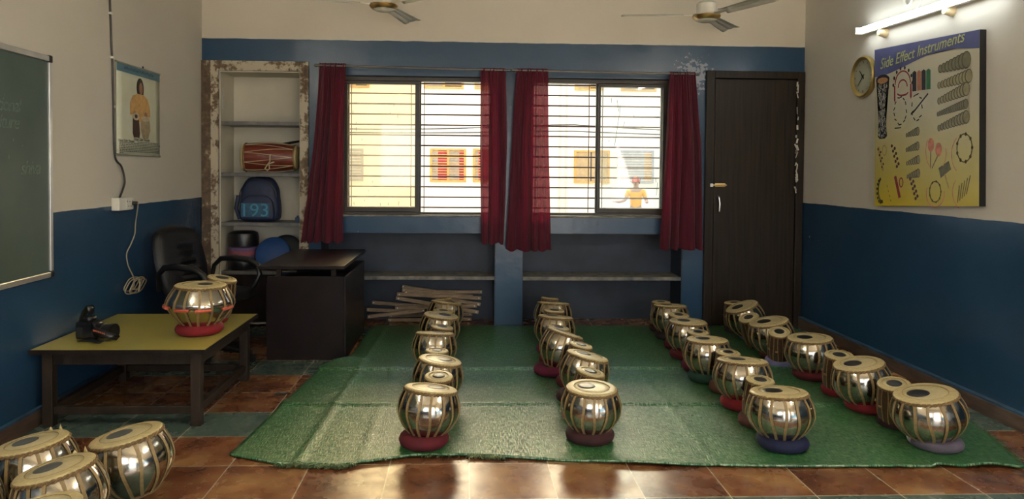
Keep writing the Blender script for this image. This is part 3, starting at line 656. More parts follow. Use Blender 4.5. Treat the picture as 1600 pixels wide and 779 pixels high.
# ---------------------------------------------------------------- teacher's desk
dk = thing('desk', 'dark brown wooden desk with overhanging top below the left curtain', 'desk', (0, 0, 0))
obj('desk_top', boxes((-1.27, -.748, 4.41, 5.35, .578, .600)), M['deskwood'], dk, smooth=False, bevel=.003)
obj('side_panel', boxes((-1.237, -.765, 4.495, 4.515, 0, .522)), M['deskwood'], dk, smooth=False, bevel=.002)
obj('modesty_panel', boxes((-.765, -.748, 4.495, 5.30, .0, .522)), M['deskwood'], dk, smooth=False, bevel=.002)
obj('side_panel', boxes((-1.237, -.765, 5.28, 5.30, 0, .522)), M['deskwood'], dk, smooth=False, bevel=.002)
pd = obj('drawer_unit', boxes((-1.237, -.80, 4.515, 4.85, .10, .50)), M['deskwood'], dk, smooth=False, bevel=.002)
for z in (.115, .30):
    dr = obj('drawer', boxes((-1.251, -1.2375, 4.525, 4.84, z, z+.175)), M['darkwood'], dk, smooth=False, bevel=.002)
    obj('handle', boxes((-1.268, -1.251, 4.64, 4.72, z+.08, z+.095)), M['steel'], dr, smooth=False, bevel=.003)
for x, y in ((-.83, 4.53), (-.83, 5.25), (-1.17, 4.53), (-1.17, 5.25)): obj('top_spacer', boxes((x-.014, x+.014, y-.014, y+.014, .522, .578)), M['tablewood'], dk, smooth=False)
obj('worn_edge', boxes((-1.232, -.77, 4.4945, 4.5005, .5195, .5228)), M['tablewood'], dk, smooth=False)

# ---------------------------------------------------------------- office chair
ch = thing('office_chair', 'black padded office chair with loop arms in the left corner', 'chair', (-1.56, 4.455, 0), -.36)
def cush(bm, c, sx, sy, sz, R=None, nx=26, ny=22, ridges=0):
    """padded slab with rounded outline (superellipse) and cross ridges"""
    R = R or Matrix.Identity(3); c = Vector(c)
    for side in (1, -1):
        rows = []
        def f(u, v):
            a, b = 2*u-1, 2*v-1
            xx = a*math.sqrt(max(0, 1-.32*b*b)); yy = b*math.sqrt(max(0, 1-.32*a*a))
            edge = max(0, 1-max(abs(a), abs(b))**4)
            zz = sz*(.25*min(1, edge*3) + .75*edge**.5) if side > 0 else -.35*sz*min(1, edge*3)
            if ridges and side > 0:
                zz += sz*.32*edge*math.exp(-(a/.5)**2)*(.5+.5*math.cos(ridges*PI*b))*(1 if -.5 < b < .55 else 0)
            return c + R @ Vector((xx*sx, yy*sy, zz))
        bm_grid(bm, f, nx, ny)
    bmesh.ops.remove_doubles(bm, verts=bm.verts, dist=.002)
bm = B(); cush(bm, (0, 0, .40), .22, .22, .06); obj('seat', bm, M['leather'], ch)
Rb = Matrix.Rotation(.28, 3, 'Y') @ Matrix((( 0, 0, 1), (1, 0, 0), (0, 1, 0)))   # back faces +x, leans to -x
Rb = Matrix.Rotation(-.26, 3, 'Y') @ Matrix(((0, 0, 1), (1, 0, 0), (0, 1, 0)))
bm = B(); cush(bm, (-.235, 0, .60), .205, .24, .055, Rb, ridges=8); obj('backrest', bm, M['leather'], ch)
for s in (-1, 1):
    bm = B(); pts = [(-.19, s*.225, .46), (-.18, s*.24, .56), (-.13, s*.245, .605), (-.03, s*.25, .615), (.09, s*.25, .605), (.15, s*.247, .575), (.17, s*.24, .52), (.14, s*.23, .45), (.08, s*.21, .385)]
    bm_tube(bm, pts, [.012, .014, .018, .020, .020, .018, .016, .014, .012], 10); obj('armrest', bm, M['black'], ch)
bm = B(); bm_tube(bm, [(0, 0, .09), (0, 0, .36)], .026, 12); obj('gas_column', bm, M['black'], ch)
bm = B(); bm_bar(bm, (-.10, 0, .355), (.08, 0, .365), .16, .035); obj('seat_plate', bm, M['black'], ch, bevel=.006)
bm = B(); bm_bar(bm, (-.08, 0, .35), (-.23, 0, .41), .06, .014); bm_bar(bm, (-.225, 0, .40), (-.25, 0, .56), .06, .014); obj('back_bracket', bm, M['black'], ch)
for k in range(5):
    a = 2*PI*k/5+.3; c, s = math.cos(a), math.sin(a)
    bm = B(); bm_tube(bm, [(0, 0, .10), (c*.12, s*.12, .085), (c*.25, s*.25, .062)], [.024, .02, .014], 8); lg = obj('leg', bm, M['black'], ch)
    bm = B(); bm_lathe(bm, [(0, -.012), (.022, -.012), (.026, -.006), (.026, .006), (.022, .012), (0, .012)], 14, Matrix.Translation((c*.25, s*.25, .026)) @ Matrix.Rotation(a, 4, 'Z') @ Matrix.Rotation(PI/2, 4, 'X')); bm_tube(bm, [(c*.25, s*.25, .03), (c*.25, s*.25, .066)], .006, 6); obj('caster', bm, M['black'], lg)

# ---------------------------------------------------------------- things in the niche
def tube_line(bm, a, b, r): bm_tube(bm, [a, b], r, 6)
# dholak lying on the second shelf
dh = thing('dholak_drum', 'reddish barrel drum laced with pale rope, lying on the niche shelf', 'drum', (-1.505, 5.583, 1.278), .06)
def dprof(t): return .098 + .022*math.sin(PI*(t*.9+.05)) - .014*t    # t 0..1 left to right
L = .40
bm = B(); bm_lathe(bm, [(dprof(i/16), -L/2+L*i/16) for i in range(17)], 32, Matrix.Rotation(PI/2, 4, 'Y')); obj('barrel', bm, mat('red_lacquer', (.16, .030, .016), .35, var=.3, scale=8, stretch=(1, 6, 6)), dh)
for s, r in ((-1, dprof(0)), (1, dprof(1))):
    bm = B(); bm_lathe(bm, [(0, .012), (r*.8, .010), (r+.004, 0), (r+.006, -.02), (r, -.022)], 32, Matrix.Translation((s*L/2, 0, 0)) @ Matrix.Rotation(s*PI/2, 4, 'Y')); hd = obj('drumhead', bm, M['skin2'], dh)
    bm = B(); bm_tube(bm, [(s*(L/2-.018), (r+.006)*math.cos(2*PI*k/32), (r+.006)*math.sin(2*PI*k/32)) for k in range(32)], .007, 6, True); obj('hoop', bm, M['braid'], hd)
bm = B(); n = 9
for k in range(n):
    a0, a1 = 2*PI*k/n, 2*PI*(k+.5)/n; a2 = 2*PI*(k+1)/n
    for (xa, aa), (xb, ab) in (((-.18, a0), (.18, a1)), ((.18, a1), (-.18, a2))):
        pts = []
        for q in range(9):
            f = q/8; x = xa+(xb-xa)*f; r = dprof((x+L/2)/L)+.004; a = aa+(ab-aa)*f; pts.append((x, r*math.cos(a), r*math.sin(a)))
        bm_tube(bm, pts, .0028, 5)
obj('lacing', bm, mat('pale_rope', (.46, .38, .24), .8), dh)
bm = B(); bm_tube(bm, [(.02, -.125, .02), (.02, -.128, -.03), (.0, -.132, -.06), (-.015, -.132, -.085), (.0, -.132, -.10), (.018, -.132, -.085), (.012, -.13, -.05), (.05, -.125, -.035)], .0055, 6); obj('rope_knot', bm, bpy.data.materials['pale_rope'], dh)
# bundle of dark sticks leaning behind the dholak
for k, (xa, za, xb, zb, yy) in enumerate(((-1.54, 1.285, -1.27, 1.372, 5.725), (-1.52, 1.30, -1.265, 1.345, 5.748), (-1.50, 1.375, -1.265, 1.418, 5.70))):
    bm = B(); bm_tube(bm, [(xa, yy, za), (xb, yy-.01, zb)], [.011, .008], 8)
    tag(obj('wooden_stick', bm, M['darkwood']), ('lowest dark stick', 'middle dark stick', 'topmost dark stick')[k]+' of the bundle behind the rope-laced drum', 'stick', 'dark sticks behind the barrel drum')
# backpack
bk = thing('backpack', 'navy backpack printed with cyan digits, standing on the third shelf', 'backpack', (-1.585, 5.595, .787))
def packfn(w, d, h):
    bm = B(); n = 28
    rows = []
    for j in range(15):
        f = j/14; z = h*f; sc = 1.0 if f < .6 else math.sqrt(max(.0, 1-((f-.6)/.4)**2*.75)); sc *= .93+.07*math.sin(PI*min(1, f*1.6+.1))
        if j == 0: sc *= .93
        rows.append([bm.verts.new((math.copysign(abs(math.cos(2*PI*k/n))**.55, math.cos(2*PI*k/n))*w*sc, math.copysign(abs(math.sin(2*PI*k/n))**.6, math.sin(2*PI*k/n))*d*sc, z)) for k in range(n)])
    for a, b in zip(rows, rows[1:]):
        for k in range(n): bm.faces.new((a[k], a[(k+1) % n], b[(k+1) % n], b[k]))
    bm.faces.new(rows[0][::-1]); bm.faces.new(rows[-1]); return bm
navy = mat('navy_nylon', (.010, .018, .055), .6, var=.3, scale=12, bump=.15, bscale=60)
obj('bag_body', packfn(.155, .085, .345), navy, bk, sub=1)
pk = obj('front_pocket', packfn(.13, .03, .19), navy, bk, sub=1, loc=(0, -.085, .015))
obj('print_panel', boxes((-.115, .095, -.1165, -.1150, .04, .145)), mat('dull_cyan_print', (.022, .085, .15), .6, var=.4, scale=25), pk, smooth=False, loc=(0, .0845, -.015))
obj('printed_digits', text_mesh('193', .165, mat('cyan_print', (.06, .24, .38), .6), lambda c: Vector((-.128+c.x*.92, -.1172-c.z, .045+c.y*.85)), extrude=.0008), None, pk, loc=(0, .0845, -.015))
bm = B(); bm_tube(bm, [(-.03, 0, .335), (-.028, 0, .36), (0, 0, .368), (.028, 0, .36), (.03, 0, .335)], .006, 8); obj('carry_handle', bm, navy, bk)
bm = B(); bm_tube(bm, [(-.15, -.03, .02), (-.175, -.04, .10), (-.16, -.03, .20)], .016, 8); obj('side_pocket', bm, navy, bk)
bm = B(); bm_tube(bm, [(-.14*math.cos(a), -.035, .19+.135*math.sin(a)) for a in [PI*q/14 for q in range(15)]], .004, 6); obj('zip', bm, M['black'], bk, loc=(0, -.035, 0))
# round drum bag and leaning round cases on the lowest shelf
db = thing('drum_bag', 'dark round bag with purple and pink bands on the lowest niche shelf', 'bag', (-1.715, 5.595, .42))
def lat(prof, m, par, name, n=32): bm = B(); bm_lathe(bm, prof, n); return obj(name, bm, m, par)
lat([(0, 0), (.10, 0), (.108, .01), (.108, .07), (.104, .075), (0, .075)], M['black'], db, 'base')
lat([(.102, .075), (.109, .08), (.110, .15), (.102, .155)], mat('purple_cloth', (.11, .07, .17), .7), db, 'purple_band')
lat([(.106, .098), (.113, .10), (.113, .128), (.106, .130)], mat('pink_cloth_band', (.26, .07, .09), .7), db, 'pink_band')
lat([(.102, .155), (.112, .16), (.115, .215), (.108, .245), (.08, .258), (0, .262)], M['black'], db, 'lid')
db.scale = (1, 1, 1.13)
for (x, y, z, r, m, nm, lb, tilt) in ((-1.470, 5.515, .42, .128, mat('royal_blue_vinyl', (.012, .055, .19), .5), 'drum_case', 'royal blue round drum case leaning on the lowest niche shelf', .45), (-1.40, 5.62, .42, .125, mat('charcoal_vinyl', (.012, .014, .017), .6), 'drum_case', 'charcoal round drum case behind the blue one in the niche', .25)):
    dc = thing(nm, lb, 'drum case', (x, y, z), 0, 'round drum cases in the niche')
    MM = Matrix.Rotation(.0, 4, 'Z') @ Matrix.Translation((0, 0, r*math.cos(tilt)+.012)) @ Matrix.Rotation(PI/2-tilt, 4, 'X')
    bm = B(); bm_lathe(bm, [(0, -.024), (r-.012, -.024), (r, -.014), (r, .014), (r-.012, .024), (0, .024)], 40, MM); obj('case_body', bm, m, dc)
    bm = B(); bm_tube(bm, [MM @ Vector(((r+.001)*math.cos(2*PI*q/40), (r+.001)*math.sin(2*PI*q/40), 0)) for q in range(40)], .004, 6, True); obj('zip', bm, M['black'], dc)
bm = B(); bm_box(bm, -1.300, -1.268, 5.49, 5.53, .787, .825); bm_box(bm, -1.292, -1.276, 5.50, 5.52, .825, .838)
tag(obj('glue_bottle', bm, mat('bright_blue_plastic', (.02, .06, .16), .4), bevel=.005), 'small blue bottle at the right end of the backpack shelf', 'bottle')
struct('trim_10', boxes((-1.842, -1.258, y0+.03, y0+.05, .03, .392)), M['darkwood'], smooth=False, bevel=.003)
hg = tag(obj('hinge_plate', boxes((-1.842, -1.838, 5.50, 5.53, 1.64, 1.80)), M['alu'], smooth=False), 'pale metal plate screwed to the niche side wall', 'hinge plate')
bm = B()
for z in (1.66, 1.70, 1.74, 1.78): bm_tube(bm, [(-1.839, 5.515, z), (-1.834, 5.515, z)], .004, 8)
obj('screw', bm, M['steel'], hg)

# ---------------------------------------------------------------- wooden slats piled in the alcove under the window
def slat_px(x, y): return 570+x/7.27, 430+y/7.27
SL = [((480, 88), (860, 148), 5.66, 'top left'), ((860, 150), (1390, 150), 5.69, 'top right'), ((480, 130), (1280, 205), 5.62, ''), ((420, 178), (1380, 222), 5.57, ''), ((410, 220), (1350, 385), 5.50, ''), ((500, 150), (1370, 295), 5.60, ''),
      ((140, 272), (760, 320), 5.66, ''), ((400, 335), (1330, 310), 5.56, ''), ((80, 355), (650, 375), 5.61, ''), ((90, 435), (740, 360), 5.54, ''), ((330, 425), (1280, 405), 5.66, ''), ((320, 490), (1270, 462), 5.62, '')]
SLAB = ['short slat at the upper left of the wooden pile under the window', 'level slat at the upper right of the pile by the blue pillar', 'slat sloping down right, second from the top of the pile', 'long pale level slat across the upper middle of the pile', 'long pale slat crossing the pile diagonally in front', 'slat sloping right just beneath the top slats of the pile',
        'dim slat sticking out to the left at mid height of the pile', 'level square-ended slat at mid height of the pile', 'slat poking furthest left from the pile beside the desk', 'slat rising to the right at the lower left of the pile', 'long dim slat second from the bottom of the pile', 'bottom slat of the wooden pile resting on the floor']
m_slat = mat('weathered_slat', (.26, .19, .125), .65, var=.35, scale=6, stretch=(2, 9, 9), bump=.2)
for (a, b, yy, _), lb in zip(SL, SLAB):
    P = []
    for q, dy in ((a, 0), (b, .02)):
        px, py = slat_px(*q); Y = yy+dy
        P.append(Vector(((px-735.5)/1120.5*Y*1.0, Y, max(.016, 1.18726-(py-(261.5-.008*(735-px)*0))*Y/1120.5))))
    t = thing('wooden_stick', lb, 'wooden stick', (P[0]+P[1])/2, 0, 'folded wooden slats piled under the window')
    d = P[1]-P[0]; bm = B(); bm_bar(bm, -d/2, d/2, .014, .027); obj('bar', bm, m_slat, t, smooth=False, bevel=.003)
    bm = B()
    for f in (-.47, .47): bm_tube(bm, [d*f + Vector((0, -.009, 0)), d*f + Vector((0, .009, 0))], .005, 8)
    obj('rivet', bm, M['steel'], t)

# ---------------------------------------------------------------- curtains and rods
def curtain(label, pts, n, ph, seed):
    """pts: rows of (z, x_left, x_right) from top to bottom"""
    c = thing('curtain', label, 'curtain', (0, 0, 0), 0, 'crimson window curtains')
    tab = [(-z, (a, b)) for z, a, b in pts]; zt, zb = pts[0][0], pts[-1][0]
    def edge(z):
        for (z0, a0, b0), (z1, a1, b1) in zip(pts, pts[1:]):
            if z >= z1-1e-6:
                f = (z0-z)/(z0-z1); f = f*f*(3-2*f) if False else f; return a0+(a1-a0)*f, b0+(b1-b0)*f
        return pts[-1][1:]
    rnd = random.Random(seed); K = [(rnd.uniform(.7, 1.3), rnd.uniform(0, 6.28)) for _ in range(4)]
    def fn(u, v):
        z = zt + (zb-zt)*v; a, b = edge(z)
        g = min(1, v*3)
        w = u + .06*math.sin(5.1*u*K[0][0]+K[0][1]) + .035*math.sin(11*u+K[1][1]+1.5*v) + .03*noise.noise(Vector((u*3, v*2, seed)))
        A = math.sin(2*PI*n*w+ph); fold = math.copysign(abs(A)**.75, A)
        pleat = .007*math.sin(2*PI*n*2.6*u+K[2][1])*(1-.75*g)
        y = YB-.100 + (.006+.024*g)*fold*(.65+.5*noise.noise(Vector((u*4, v*1.5, seed+9)))) + pleat + .006*noise.noise(Vector((u*9, v*5, seed+4)))
        zz = z + (.008*A if v > .9 else 0)
        return Vector((a+(b-a)*(u+.2/n*math.cos(2*PI*n*w+ph)*.3*g), min(y, YB-.058), zz))
    bm = B(); bm_grid(bm, fn, n*24, 34); obj('cloth', bm, M['curtain'], c, angle=75)
    def hem(u, v):
        p = fn(u, .965+.035*v); p.y -= .0025; return p
    bm = B(); bm_grid(bm, hem, n*24, 2); obj('hem', bm, M['curtain'], c, angle=75)
    return c
curtain('far-left crimson curtain hanging over the desk beside the niche', [(1.972, -1.092, -.893), (1.75, -1.10, -.905), (1.40, -1.13, -.912), (1.0, -1.175, -.918), (.652, -1.223, -.918)], 4, .3, 1)
curtain('crimson curtain at the right side of the left window', [(1.952, .098, .285), (1.75, .097, .290), (1.41, .097, .298), (1.0, .105, .290), (.645, .112, .280)], 3, 1.2, 2)
curtain('longest crimson curtain, at the left side of the right window', [(1.953, .367, .601), (1.75, .352, .604), (1.41, .334, .612), (1.0, .315, .628), (.594, .294, .642)], 4, 2.0, 3)
curtain('crimson curtain hanging next to the dark door', [(1.944, 1.520, 1.711), (1.75, 1.515, 1.728), (1.42, 1.503, 1.757), (1.0, 1.485, 1.775), (.608, 1.466, 1.786)], 4, .9, 4)
M['rodmetal'] = mat('rod_steel', (.16, .15, .14), .35, .9)
def rod(label, x0, x1, z0, z1):
    t = thing('curtain_rod', label, 'curtain rod'); yy = YB-.098
    bm = B(); bm_tube(bm, [(x0, yy, z0), (x1, yy, z1)], .0075, 12); obj('pole', bm, M['rodmetal'], t)
    for x, z in ((x0+.03, z0), (x1-.03, z1)):
        bm = B(); bm_tube(bm, [(x, YB, z), (x, yy, z)], .005, 8); bm_lathe(bm, [(0, 0), (.016, 0), (.016, .006), (0, .006)], 14, Matrix.Translation((x, YB, z)) @ Matrix.Rotation(PI/2, 4, 'X')); obj('bracket', bm, M['rodmetal'], t)
    for x, z, s in ((x0, z0, -1), (x1, z1, 1)):
        bm = B(); bm_lathe(bm, [(0, -.012), (.009, -.008), (.012, 0), (.009, .010), (0, .014)], 14, Matrix.Translation((x+s*.008, yy, z)) @ Matrix.Rotation(s*PI/2, 4, 'Y')); obj('finial', bm, M['rodmetal'], t)
rod('steel curtain rod above the left window', -1.105, .300, 1.955, 1.938)
rod('steel curtain rod above the right window', .345, 1.725, 1.940, 1.928)

# ---------------------------------------------------------------- left wall: chalkboard, calendar, socket, cables
cb = thing('chalkboard', 'green chalkboard in an aluminium frame with faint chalk writing', 'chalkboard', (XL, 2.45, 1.19))
hy, hz = 1.01, .505
obj('writing_surface', boxes((0.002, .014, -hy, hy, -hz, hz)), M['board'], cb, smooth=False)
for nm, b in (('frame_rail', (0, .024, -hy, hy, hz-.012, hz+.014)), ('frame_rail', (0, .024, -hy, hy, -hz-.014, -hz+.012)), ('frame_stile', (0, .024, hy-.008, hy+.014, -hz, hz)), ('frame_stile', (0, .024, -hy-.014, -hy+.008, -hz, hz))):
    obj(nm, boxes(b), M['alu'], cb, smooth=False, bevel=.003)
for s in (-1, 1): obj('frame_corner', boxes((0, .027, hy-.012, hy+.018, s*hz-.018, s*hz+.018)), M['black'], cb, bevel=.006)
def chalk(body, y, z, size, sl):
    me = text_mesh(body, size, M['chalk'], lambda c: Vector((.0146+c.z, y-2.45+c.x, z-1.19+c.y+sl*c.x)), shear=.25, extrude=.0003, spacing=.85); obj('chalk_writing', me, None, cb)
chalk('national', 3.02, 1.425, .085, .02); chalk('culture', 3.03, 1.355, .085, .0); chalk('shiva', 3.24, 1.155, .09, .02)
bm = B(); random.seed(11)
for k in range(16): bm_obox(bm, (.0148, random.uniform(.5, .97), random.uniform(-.48, .45)), (.0006, .003, random.uniform(.004, .02)))
obj('chalk_marks', bm, M['chalk'], cb, smooth=False)

cal = thing('wall_calendar', 'portrait poster of a seated drummer hung on the left wall', 'poster', (XL+.003, 4.121, 1.265))
cw, chh = .565, .522
bm = B(); bm_grid(bm, lambda u, v: Vector((.006+.006*math.sin(PI*u)*(1-v), cw*u, chh*v)), 8, 6); obj('sheet', bm, mat('glossy_paper', (.62, .64, .50), .4, var=.04), cal, solid=.002)
def cpx(u, v, o=.0016): return Vector((.0075+.006*math.sin(PI*max(0, min(1, u)))*(1-v)+o, cw*u, chh*v))
def cpoly(name, pts, m, o=.001, par=None):
    bm = B(); bm.faces.new([bm.verts.new(cpx(u, v, o)) for u, v in pts]); bmesh.ops.triangulate(bm, faces=bm.faces); return obj(name, bm, m, par or cal, smooth=False)
def ell(cx, cy, rx, ry, n=20, a0=0, a1=2*PI): return [(cx+rx*math.cos(a0+(a1-a0)*k/n), cy+ry*math.sin(a0+(a1-a0)*k/n)) for k in range(n)]
cpoly('title_strip', [(0, .905), (.5, .905), (1, .905), (1, 1), (.5, 1), (0, 1)], mat('teal_print', (.09, .20, .25), .4))
bm = B()
for k in range(22): bm_obox(bm, cpx(.16+.031*k, .952+.004*(k % 3), .0035), (.0006, .008+.004*(k % 2), .016))
obj('title_marks', bm, mat('dull_blue_print', (.05, .10, .16), .5), cal, smooth=False)
P_ = lambda n, c: mat('print_'+n, c, .45, var=.2, scale=40)
pdark, pkurta, pface, pdr, pdr2, pwood = P_('hair', (.02, .012, .012)), P_('kurta', (.60, .36, .13)), P_('face', (.34, .17, .10)), P_('drumskin', (.55, .48, .34)), P_('silver', (.38, .30, .18)), P_('wood', (.06, .03, .02))
cpoly('printed_hair', ell(.51, .765, .085, .12), pdark, .0012)
cpoly('printed_kurta', [(.27, .58), (.33, .665), (.44, .70), (.58, .70), (.68, .66), (.73, .57), (.75, .46), (.65, .44), (.62, .38), (.40, .38), (.38, .46), (.27, .45)], pkurta, .0014)
cpoly('printed_face', ell(.525, .765, .042, .07), pface, .0016)
cpoly('printed_hand', ell(.37, .465, .035, .03), pface, .0018); cpoly('printed_hand', ell(.63, .475, .04, .028), pface, .0018)
cpoly('printed_drum', [(.33, .43), (.46, .43), (.485, .25), (.47, .20), (.34, .20), (.32, .25)], pwood, .002); cpoly('printed_drum', [(.52, .42), (.72, .42), (.74, .30), (.68, .195), (.55, .195), (.50, .30)], pdr2, .002)
cpoly('printed_drumhead', ell(.40, .44, .075, .045), pdr, .0022); cpoly('printed_spot', ell(.40, .44, .032, .022), pdark, .0024); cpoly('printed_drumhead', ell(.62, .425, .10, .03), pdr, .0022)
obj('caption', text_mesh('Ustad Zakir Hussain', .026, pdark, lambda c: cpx(.34+c.x/cw, .165+c.y/chh, .002+c.z), extrude=.0003), None, cal)
obj('heading', text_mesh('Ustad Zakir Hussain', .022, pdark, lambda c: cpx(.03+c.x/cw, .142+c.y/chh, .002+c.z), extrude=.0003), None, cal)
bm = B(); random.seed(4)
for j in range(8):                                            # paragraph too small to read: rows of dark word marks
    u = .04 if j else .42
    while u < .95:
        w = random.uniform(.02, .06)
        bm_obox(bm, cpx(u+w/2, .150-.0185*j, .003), (.0006, w*cw, .0048)); u += w+.012
        if j == 7 and u > .12: break
obj('paragraph', bm, mat('grey_print', (.13, .14, .11), .6), cal, smooth=False)
for v in (0, 1): bm = B(); bm_tube(bm, [(.006, -.006, chh*v), (.006, cw+.006, chh*v)], .006, 8); obj('rail', bm, mat('pale_rail%d' % v, (.30, .30, .24), .4), cal)
bm = B(); bm_tube(bm, [(.004, cw*.6, chh), (.004, cw*.6, chh+.018)], .005, 8); obj('hanging_hook', bm, M['black'], cal)

sk = thing('wall_socket', 'cream electrical socket box at the edge of the blue paint', 'socket', (XL, 4.075, .949))
obj('box', boxes((0, .045, 0, .165, 0, .072)), M['white'], sk, smooth=False, bevel=.004)
obj('face_plate', boxes((.045, .049, .075, .162, .003, .069)), mat('socket_face', (.66, .65, .58), .4), sk, smooth=False, bevel=.002)
bm = B()
for dy, dz in ((.10, .022), (.13, .022), (.115, .048), (.148, .050), (.088, .050)): bm_tube(bm, [(.0485, dy, dz), (.0497, dy, dz)], .004, 8)
obj('pin_holes', bm, M['black'], sk)
bm = B(); bm_tube(bm, [(.049, .150, .036), (.075, .150, .036)], .012, 10); obj('plug', bm, M['cable'], sk)
def cab(name, label, pts, r, m, cat='cable'):
    # smooth the path with Catmull-Rom
    P = [Vector(p) for p in pts]; out = []
    for i in range(len(P)-1):
        a, b, c, d = P[max(i-1, 0)], P[i], P[i+1], P[min(i+2, len(P)-1)]
        for k in range(6):
            t = k/6; out.append(.5*((2*b)+(-a+c)*t+(2*a-5*b+4*c-d)*t*t+(-a+3*b-3*c+d)*t**3))
    out.append(P[-1]); bm = B(); bm_tube(bm, out, r, 7); return bm
wx = XL+.006
c1 = thing('power_cable', 'dark cable clipped down the left wall to the socket', 'cable')
obj('cord', cab('', '', [(wx, 4.045, ZC), (wx, 4.055, 2.4), (wx, 4.062, 2.11), (wx, 4.070, 2.0), (wx, 4.074, 1.90), (wx, 4.084, 1.79), (wx, 4.089, 1.70), (wx, 4.094, 1.53), (wx, 4.096, 1.4), (wx, 4.110, 1.25), (wx+.006, 4.172, 1.196), (wx+.01, 4.200, 1.12), (wx+.01, 4.185, 1.075), (XL+.022, 4.125, 1.018)], .0055, M['cable']), M['cable'], c1)
for z, y in ((2.04, 4.066), (1.80, 4.086), (1.53, 4.102)): obj('cable_clip', boxes((XL, XL+.014, y-.010, y+.010, z-.006, z+.006)), M['white'], c1, smooth=False)
bm = cab('', '', [(XL+.078, 4.225, .985), (XL+.06, 4.262, .955), (XL+.03, 4.300, .86), (XL+.02, 4.312, .80), (XL+.014, 4.278, .745), (XL+.012, 4.228, .695), (XL+.012, 4.236, .64), (XL+.012, 4.262, .60), (XL+.012, 4.310, .545), (XL+.014, 4.315, .50), (XL+.02, 4.28, .475)], .0035, None)
c2 = tag(obj('lead_wire', bm, M['wirecream']), 'thin cream lead hanging from the socket, coiled at its end', 'cable')
bm = B(); random.seed(9)
for k in range(5):
    r1, r2 = random.uniform(.07, .12), random.uniform(.03, .045); cy, cz = 4.30+random.uniform(-.03, .04), .50+random.uniform(-.012, .012)
    bm_tube(bm, [(XL+.016+.006*k+.004*math.sin(3*a), cy+r1*math.cos(a), cz+r2*math.sin(a+.25)) for a in [2*PI*q/26 for q in range(26)]], .0035, 6, True)
bm_tube(bm, [(XL+.05, 4.30, .535), (XL+.055, 4.295, .50), (XL+.05, 4.29, .462)], .004, 6)
obj('wire_coil', bm, M['wirecream'], c2)

# ---------------------------------------------------------------- right wall: poster, clock, tube light
po = thing('instrument_poster', 'large canvas poster of percussion instruments with a blue banner on the right wall', 'poster', (XR, 3.95, 1.45))
PQ = {(0, 1): (4.434, 1.969), (1, 1): (3.507, 1.916), (0, 0): (4.397, .990), (1, 0): (3.480, 1.031)}
def pp(u, v, o=0):
    y = (PQ[0, 0][0]*(1-u)+PQ[1, 0][0]*u)*(1-v)+(PQ[0, 1][0]*(1-u)+PQ[1, 1][0]*u)*v
    z = (PQ[0, 0][1]*(1-u)+PQ[1, 0][1]*u)*(1-v)+(PQ[0, 1][1]*(1-u)+PQ[1, 1][1]*u)*v
    return Vector((-.035-o, y-3.95, z-1.45))
bm = B()
f = [bm.verts.new(pp(u, v)) for u, v in ((0, 0), (1, 0), (1, 1), (0, 1))]; bk_ = [bm.verts.new(Vector((-.001, q.co.y, q.co.z))) for q in f]
for i in range(4): bm.faces.new((f[i], f[(i+1) % 4], bk_[(i+1) % 4], bk_[i]))
bm.faces.new(bk_); obj('stretcher_frame', bm, M['black'], po, smooth=False)
bm = B(); bm_grid(bm, lambda u, v: pp(u, v, .001), 6, 8); obj('canvas', bm, poster_mat(), po, smooth=False)
def ppoly(name, pts, m, o=.002, par=None):
    bm = B(); bm.faces.new([bm.verts.new(pp(u, v, o)) for u, v in pts]); bmesh.ops.triangulate(bm, faces=bm.faces); return obj(name, bm, m, par or po, smooth=False)
def pmany(name, polys, m, o=.002):
    bm = B()
    for pts in polys: bm.faces.new([bm.verts.new(pp(u, v, o)) for u, v in pts])
    bmesh.ops.triangulate(bm, faces=bm.faces); return obj(name, bm, m, po, smooth=False)
wave = [(0, .845), (.08, .838), (.16, .845), (.26, .865), (.38, .885), (.5, .90), (.65, .908), (.8, .902), (.9, .898), (1, .895)]
wave = [(0, .825), (.08, .822), (.18, .835), (.30, .855), (.42, .880), (.55, .905), (.68, .918), (.82, .915), (1, .895)]
ppoly('banner', [(0, 1), (0, .92)]+wave+[(1, .95), (1, 1), (.5, 1)], mat('print_banner', (.085, .098, .235), .35))
def title(c): return pp(.065+c.x*.90, .868+c.y*.95+.093*c.x*.95, .0032+c.z)
obj('title_lettering', text_mesh('Side Effect Instruments', .100, mat('print_gold', (.42, .44, .18), .4), title, shear=.28, extrude=.0004, spacing=.98), None, po)
def ring(cx, cy, rx, ry, w, n=28, a0=0, a1=2*PI, rot=0):
    out = []; c, s = math.cos(rot), math.sin(rot)
    def pt(r1, r2, a): x, y = r1*math.cos(a), r2*math.sin(a); return (cx+x*c-y*s, cy+x*s+y*c)
    for k in range(n):
        a, b = a0+(a1-a0)*k/n, a0+(a1-a0)*(k+1)/n
        out.append([pt(rx, ry, a), pt(rx, ry, b), pt(rx-w, ry-w, b), pt(rx-w, ry-w, a)])
    return out
p_blk, p_wht, p_red, p_org, p_grn, p_gry, p_tan, p_pink = P_('black', (.02, .02, .022)), P_('white', (.5, .5, .45)), P_('red', (.26, .03, .04)), P_('terracotta', (.42, .16, .09)), P_('green', (.03, .16, .06)), P_('grey', (.17, .155, .09)), P_('tan', (.42, .30, .10)), P_('salmon', (.55, .20, .12))
